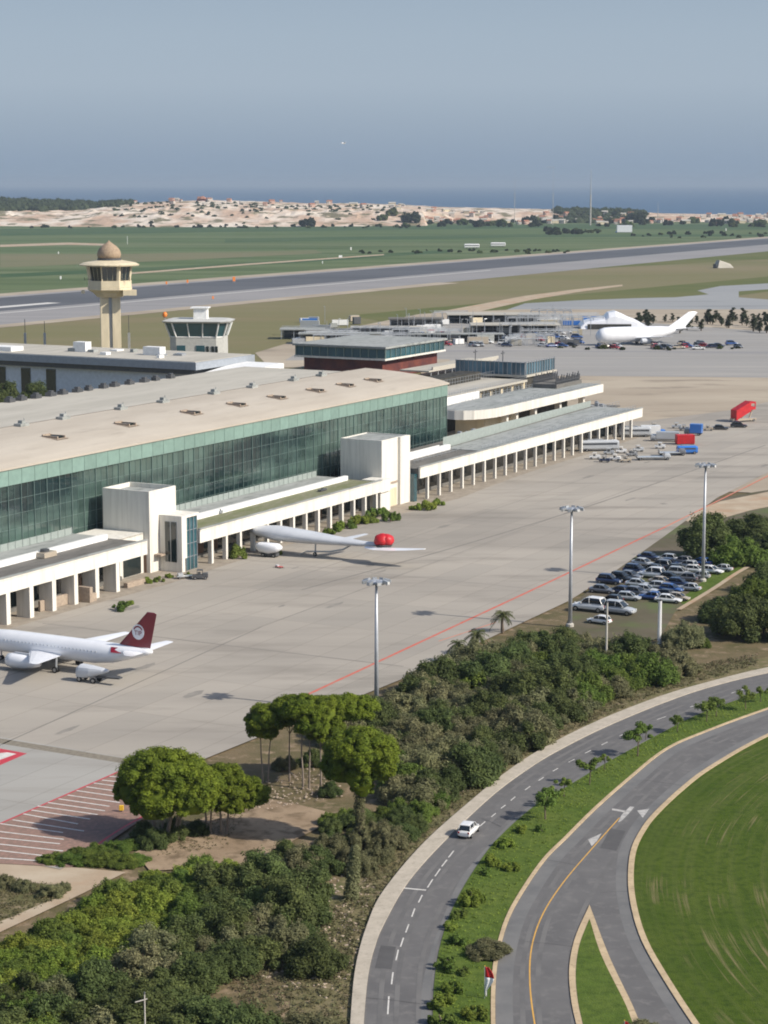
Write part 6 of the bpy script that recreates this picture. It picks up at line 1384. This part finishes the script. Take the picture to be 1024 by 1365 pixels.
BT = [broad(1, 'leaf_wood'), broad(2, 'leaf_dark'), broad(3, 'leaf_wood')]
def far_trees(n, u0, u1, v0, v1, s0, s1, label, group, seed):
    rr_ = random.Random(seed)
    for k in range(n):
        p = at(rr_.uniform(u0, u1), rr_.uniform(v0, v1)); copy_tree(rr_.choice(BT), Vector((p.x, p.y, max(-.2, hill_z(p.x, p.y)) if p.y > 3900 else -.2)), rr_.uniform(0, 6), rr_.uniform(s0, s1), label, 'tree', group)
far_trees(9, 800, 1020, 462, 467, .15, .35, 'low scrubby tree along the front of the jet yard', 'scrubby trees before the jet', 1)
far_trees(8, 420, 800, 461, 466, .15, .3, 'low scrubby tree along the taxiway edge of the yard', 'scrubby trees before the yard sheds', 2)
far_trees(50, 40, 560, 301.5, 304, .35, 1.0, 'dark tree in the hedge line at the foot of the pale cliffs', 'trees at the foot of the cliffs', 3)
far_trees(52, 500, 1030, 296, 303, .8, 2.4, 'dark tree among the coastal houses', 'trees among the coastal houses', 4)
far_trees(26, 730, 800, 308, 313, .5, 1.4, 'tree in the dark copse in the far field', 'trees of the copse in the far field', 5)
far_trees(34, 480, 760, 334, 338.5, .25, .6, 'tree of the thin hedge across the far field', 'trees of the thin field hedge', 6)
far_trees(26, 840, 1024, 311, 318, .3, 1.0, 'scrubby tree beyond the runway at the right', 'scrubby trees beyond the runway', 7)
for u, v, s_, l in [(548, 300, 3.2, 'largest dark tree left among the coastal houses'), (706, 298, 2.6, 'large dark tree over the coastal houses in the middle'), (848, 297, 3.4, 'largest dark round tree at the right end of the coastal wood'), (410, 302, 2.6, 'big dark tree at the foot of the cliffs')]:
    p = at(u, v); copy_tree(BT[0], Vector((p.x, p.y, max(0, hill_z(p.x, p.y)))), .5, s_, l, 'tree')
# wooded hill at the left: one mass of crowns
m = MB(); rr_ = random.Random(12); k = 0
def wood(u, y, w_, h):
    x = (u - 512) / 2735 * y; z = hill_z(x, y); m.blob((x, y, z + h * .35), (w_, w_, h), rr_.random() * 20, .4, 1)
    leaf_shell(m, rr_, x, y, z + h * .35, w_ * 1.1, w_ * 1.1, h * 1.1, 14, 2.6, depth=.4)
for _ in range(1500):
    u = rr_.uniform(-120, 175) ; y = rr_.uniform(4420, 5080)
    if y < 4440 + max(0, u) * 2.6 + 90 * noise.noise(Vector((u * .03, 0, 0))): continue
    wood(u, y, rr_.uniform(7, 14), rr_.uniform(6, 11))
for _ in range(260):
    u = rr_.uniform(740, 860); wood(u, rr_.uniform(4500, 5000), rr_.uniform(8, 14), rr_.uniform(5, 9))
for _ in range(150):
    wood(rr_.uniform(150, 560), rr_.uniform(4250, 4950), rr_.uniform(3, 6), rr_.uniform(2, 3.5))
struct(m.build('woodland', 'leaf_wood', recalc=False), 'stuff')
# houses of the coast town
def house(seed, wm, rm):
    rr_ = random.Random(seed); o = thing('coast_house', 'h', 'house', (0, 0, -50)); w_, d_, h = rr_.uniform(9, 18), rr_.uniform(8, 12), rr_.uniform(5, 9)
    MB().box(-w_ / 2, w_ / 2, -d_ / 2, d_ / 2, -3, h).build('wall', wm, o)
    MB().rings([[(-w_ / 2 - .5, -d_ / 2 - .5, h), (-w_ / 2 - .5, d_ / 2 + .5, h), (-w_ / 2 - .5, 0, h + 2.6)], [(w_ / 2 + .5, -d_ / 2 - .5, h), (w_ / 2 + .5, d_ / 2 + .5, h), (w_ / 2 + .5, 0, h + 2.6)]]).build('roof', rm, o)
    MB().box(-w_ / 2 + 1, -w_ / 2 + 3, -d_ / 2 - .1, -d_ / 2 + .1, 1, 4).build('window', 'dark_glass', o); return proto_done(o)
plain('terracotta', (.36, .17, .11), .8); plain('pink_wall', (.52, .36, .29), .8)
plain('pale_wall', (.50, .45, .40), .8)
HS = [house(1, 'pale_wall', 'terracotta'), house(2, 'cream_wall', 'roof_pale'), house(3, 'pink_wall', 'terracotta'), house(4, 'pale_wall', 'roof_pale')]
HN = ['white house with red roof', 'cream house with pale roof', 'pink house with red roof', 'white house with pale roof']
for k in range(150):
    zone = ry.random()
    if zone < .16: u, y, w_ = ry.uniform(150, 560), ry.uniform(4700, 5150), 'on the pale coastal ridge left of the wood'
    elif zone < .75: u, y, w_ = ry.uniform(560, 880), ry.uniform(4350, 4800), 'in the town strip before the sea'
    else: u, y, w_ = ry.uniform(880, 1040), ry.uniform(4400, 4900), 'on the low shore at the far right'
    i = ry.randrange(4); x = (u - 512) / 2735 * y
    copy_tree(HS[i], Vector((x, y, hill_z(x, y))), ry.uniform(-.5, .5), ry.uniform(.6, 1.2), HN[i] + ' ' + w_, 'house', 'houses ' + w_)
o = thing('fort', 'dark peaked fort building on the top of the coastal ridge', 'fort', Vector(((270 - 512) / 2735 * 5000, 5000, hill_z((270 - 512) / 2735 * 5000, 5000))), 0)
MB().box(-14, 14, -8, 8, -3, 5).build('wall', 'red_brick', o); MB().lathe([(12, 5), (6, 9), (.2, 12)], 6).build('roof', 'terracotta', o)
drop_protos()
# ================================================================== LIGHT, AIR, CAMERA
w = bpy.data.worlds.new('World'); scene.world = w; w.use_nodes = True
nt = w.node_tree; N, L = nt.nodes, nt.links; bg = N['Background']
EXPO = .42; SKYK = 1.28 / .11 / 2 ** EXPO; SUN_EL = R(37); sd = Vector((1, -.42, 0)).normalized()
sky = N.new('ShaderNodeTexSky'); sky.sky_type = 'NISHITA'; sky.sun_disc = False
sky.sun_elevation = SUN_EL; sky.sun_rotation = math.atan2(sd.x, sd.y)
sky.altitude = 0; sky.air_density = 1.0; sky.dust_density = 2.2; sky.ozone_density = 2.5
# hazy lower sky: a bank of blue grey haze over the sea that thins out upwards into the Nishita sky
tc = N.new('ShaderNodeTexCoord'); sx = N.new('ShaderNodeSeparateXYZ'); L.new(tc.outputs['Generated'], sx.inputs[0])
rp = N.new('ShaderNodeValToRGB'); L.new(sx.outputs[2], rp.inputs[0]); cr = rp.color_ramp
for pos, c in [(0.0, (.225, .290, .375)), (.010, (.225, .292, .385)), (.028, (.262, .328, .412)), (.048, (.305, .370, .448)), (.070, (.295, .362, .440)), (.092, (.270, .337, .418)), (.20, (.23, .32, .45)), (.6, (.18, .28, .44))]:
    e = cr.elements.new(pos); e.color = (*c, 1)
cr.elements.remove(cr.elements[0]); cr.elements.remove(cr.elements[-1])
sc_ = N.new('ShaderNodeVectorMath'); sc_.operation = 'SCALE'; sc_.inputs['Scale'].default_value = SKYK; L.new(rp.outputs[0], sc_.inputs[0])
mr = N.new('ShaderNodeMapRange'); mr.inputs[1].default_value = .12; mr.inputs[2].default_value = .55; mr.inputs[3].default_value = .92; mr.inputs[4].default_value = .0
L.new(sx.outputs[2], mr.inputs[0])
mx = N.new('ShaderNodeMix'); mx.data_type = 'RGBA'; L.new(mr.outputs[0], mx.inputs[0]); L.new(sky.outputs[0], mx.inputs[6]); L.new(sc_.outputs[0], mx.inputs[7])
L.new(mx.outputs[2], bg.inputs[0]); bg.inputs[1].default_value = .11
ld = bpy.data.lights.new('sun', 'SUN'); ld.energy = 4.1; ld.angle = R(.55); ld.color = (1, .93, .82)
lo = bpy.data.objects.new('sun', ld); col.objects.link(lo)
d = Vector((sd.x * math.cos(SUN_EL), sd.y * math.cos(SUN_EL), math.sin(SUN_EL)))
lo.rotation_euler = (-d).to_track_quat('-Z', 'Y').to_euler(); lo.location = (200, 0, 400)
hz = MB().box(-70000, 70000, -2000, 150000, -4, 140).build('haze', 'dark_recess'); hz['kind'] = 'stuff'
hm = bpy.data.materials.new('haze'); hm.use_nodes = True; hn = hm.node_tree
hn.nodes.remove(hn.nodes['Principled BSDF']); pv = hn.nodes.new('ShaderNodeVolumePrincipled')
pv.inputs['Density'].default_value = 5.0e-5; pv.inputs['Color'].default_value = (.46, .56, .68, 1); pv.inputs['Anisotropy'].default_value = 0
hn.links.new(pv.outputs[0], hn.nodes['Material Output'].inputs['Volume']); hz.data.materials[0] = hm
cd = bpy.data.cameras.new('camera'); cam = bpy.data.objects.new('camera', cd); col.objects.link(cam)
cam.location = (0, 0, CH); cam.rotation_euler = (math.pi / 2 - TH, 0, 0)
cd.sensor_fit = 'HORIZONTAL'; cd.sensor_width = 36; cd.lens = 36 * F / 1024; cd.clip_start = 1; cd.clip_end = 300000
scene.camera = cam
scene.cycles.filter_width = 1.9
scene.view_settings.view_transform = 'Standard'; scene.view_settings.look = 'None'; scene.view_settings.gamma = 1; scene.view_settings.exposure = EXPO
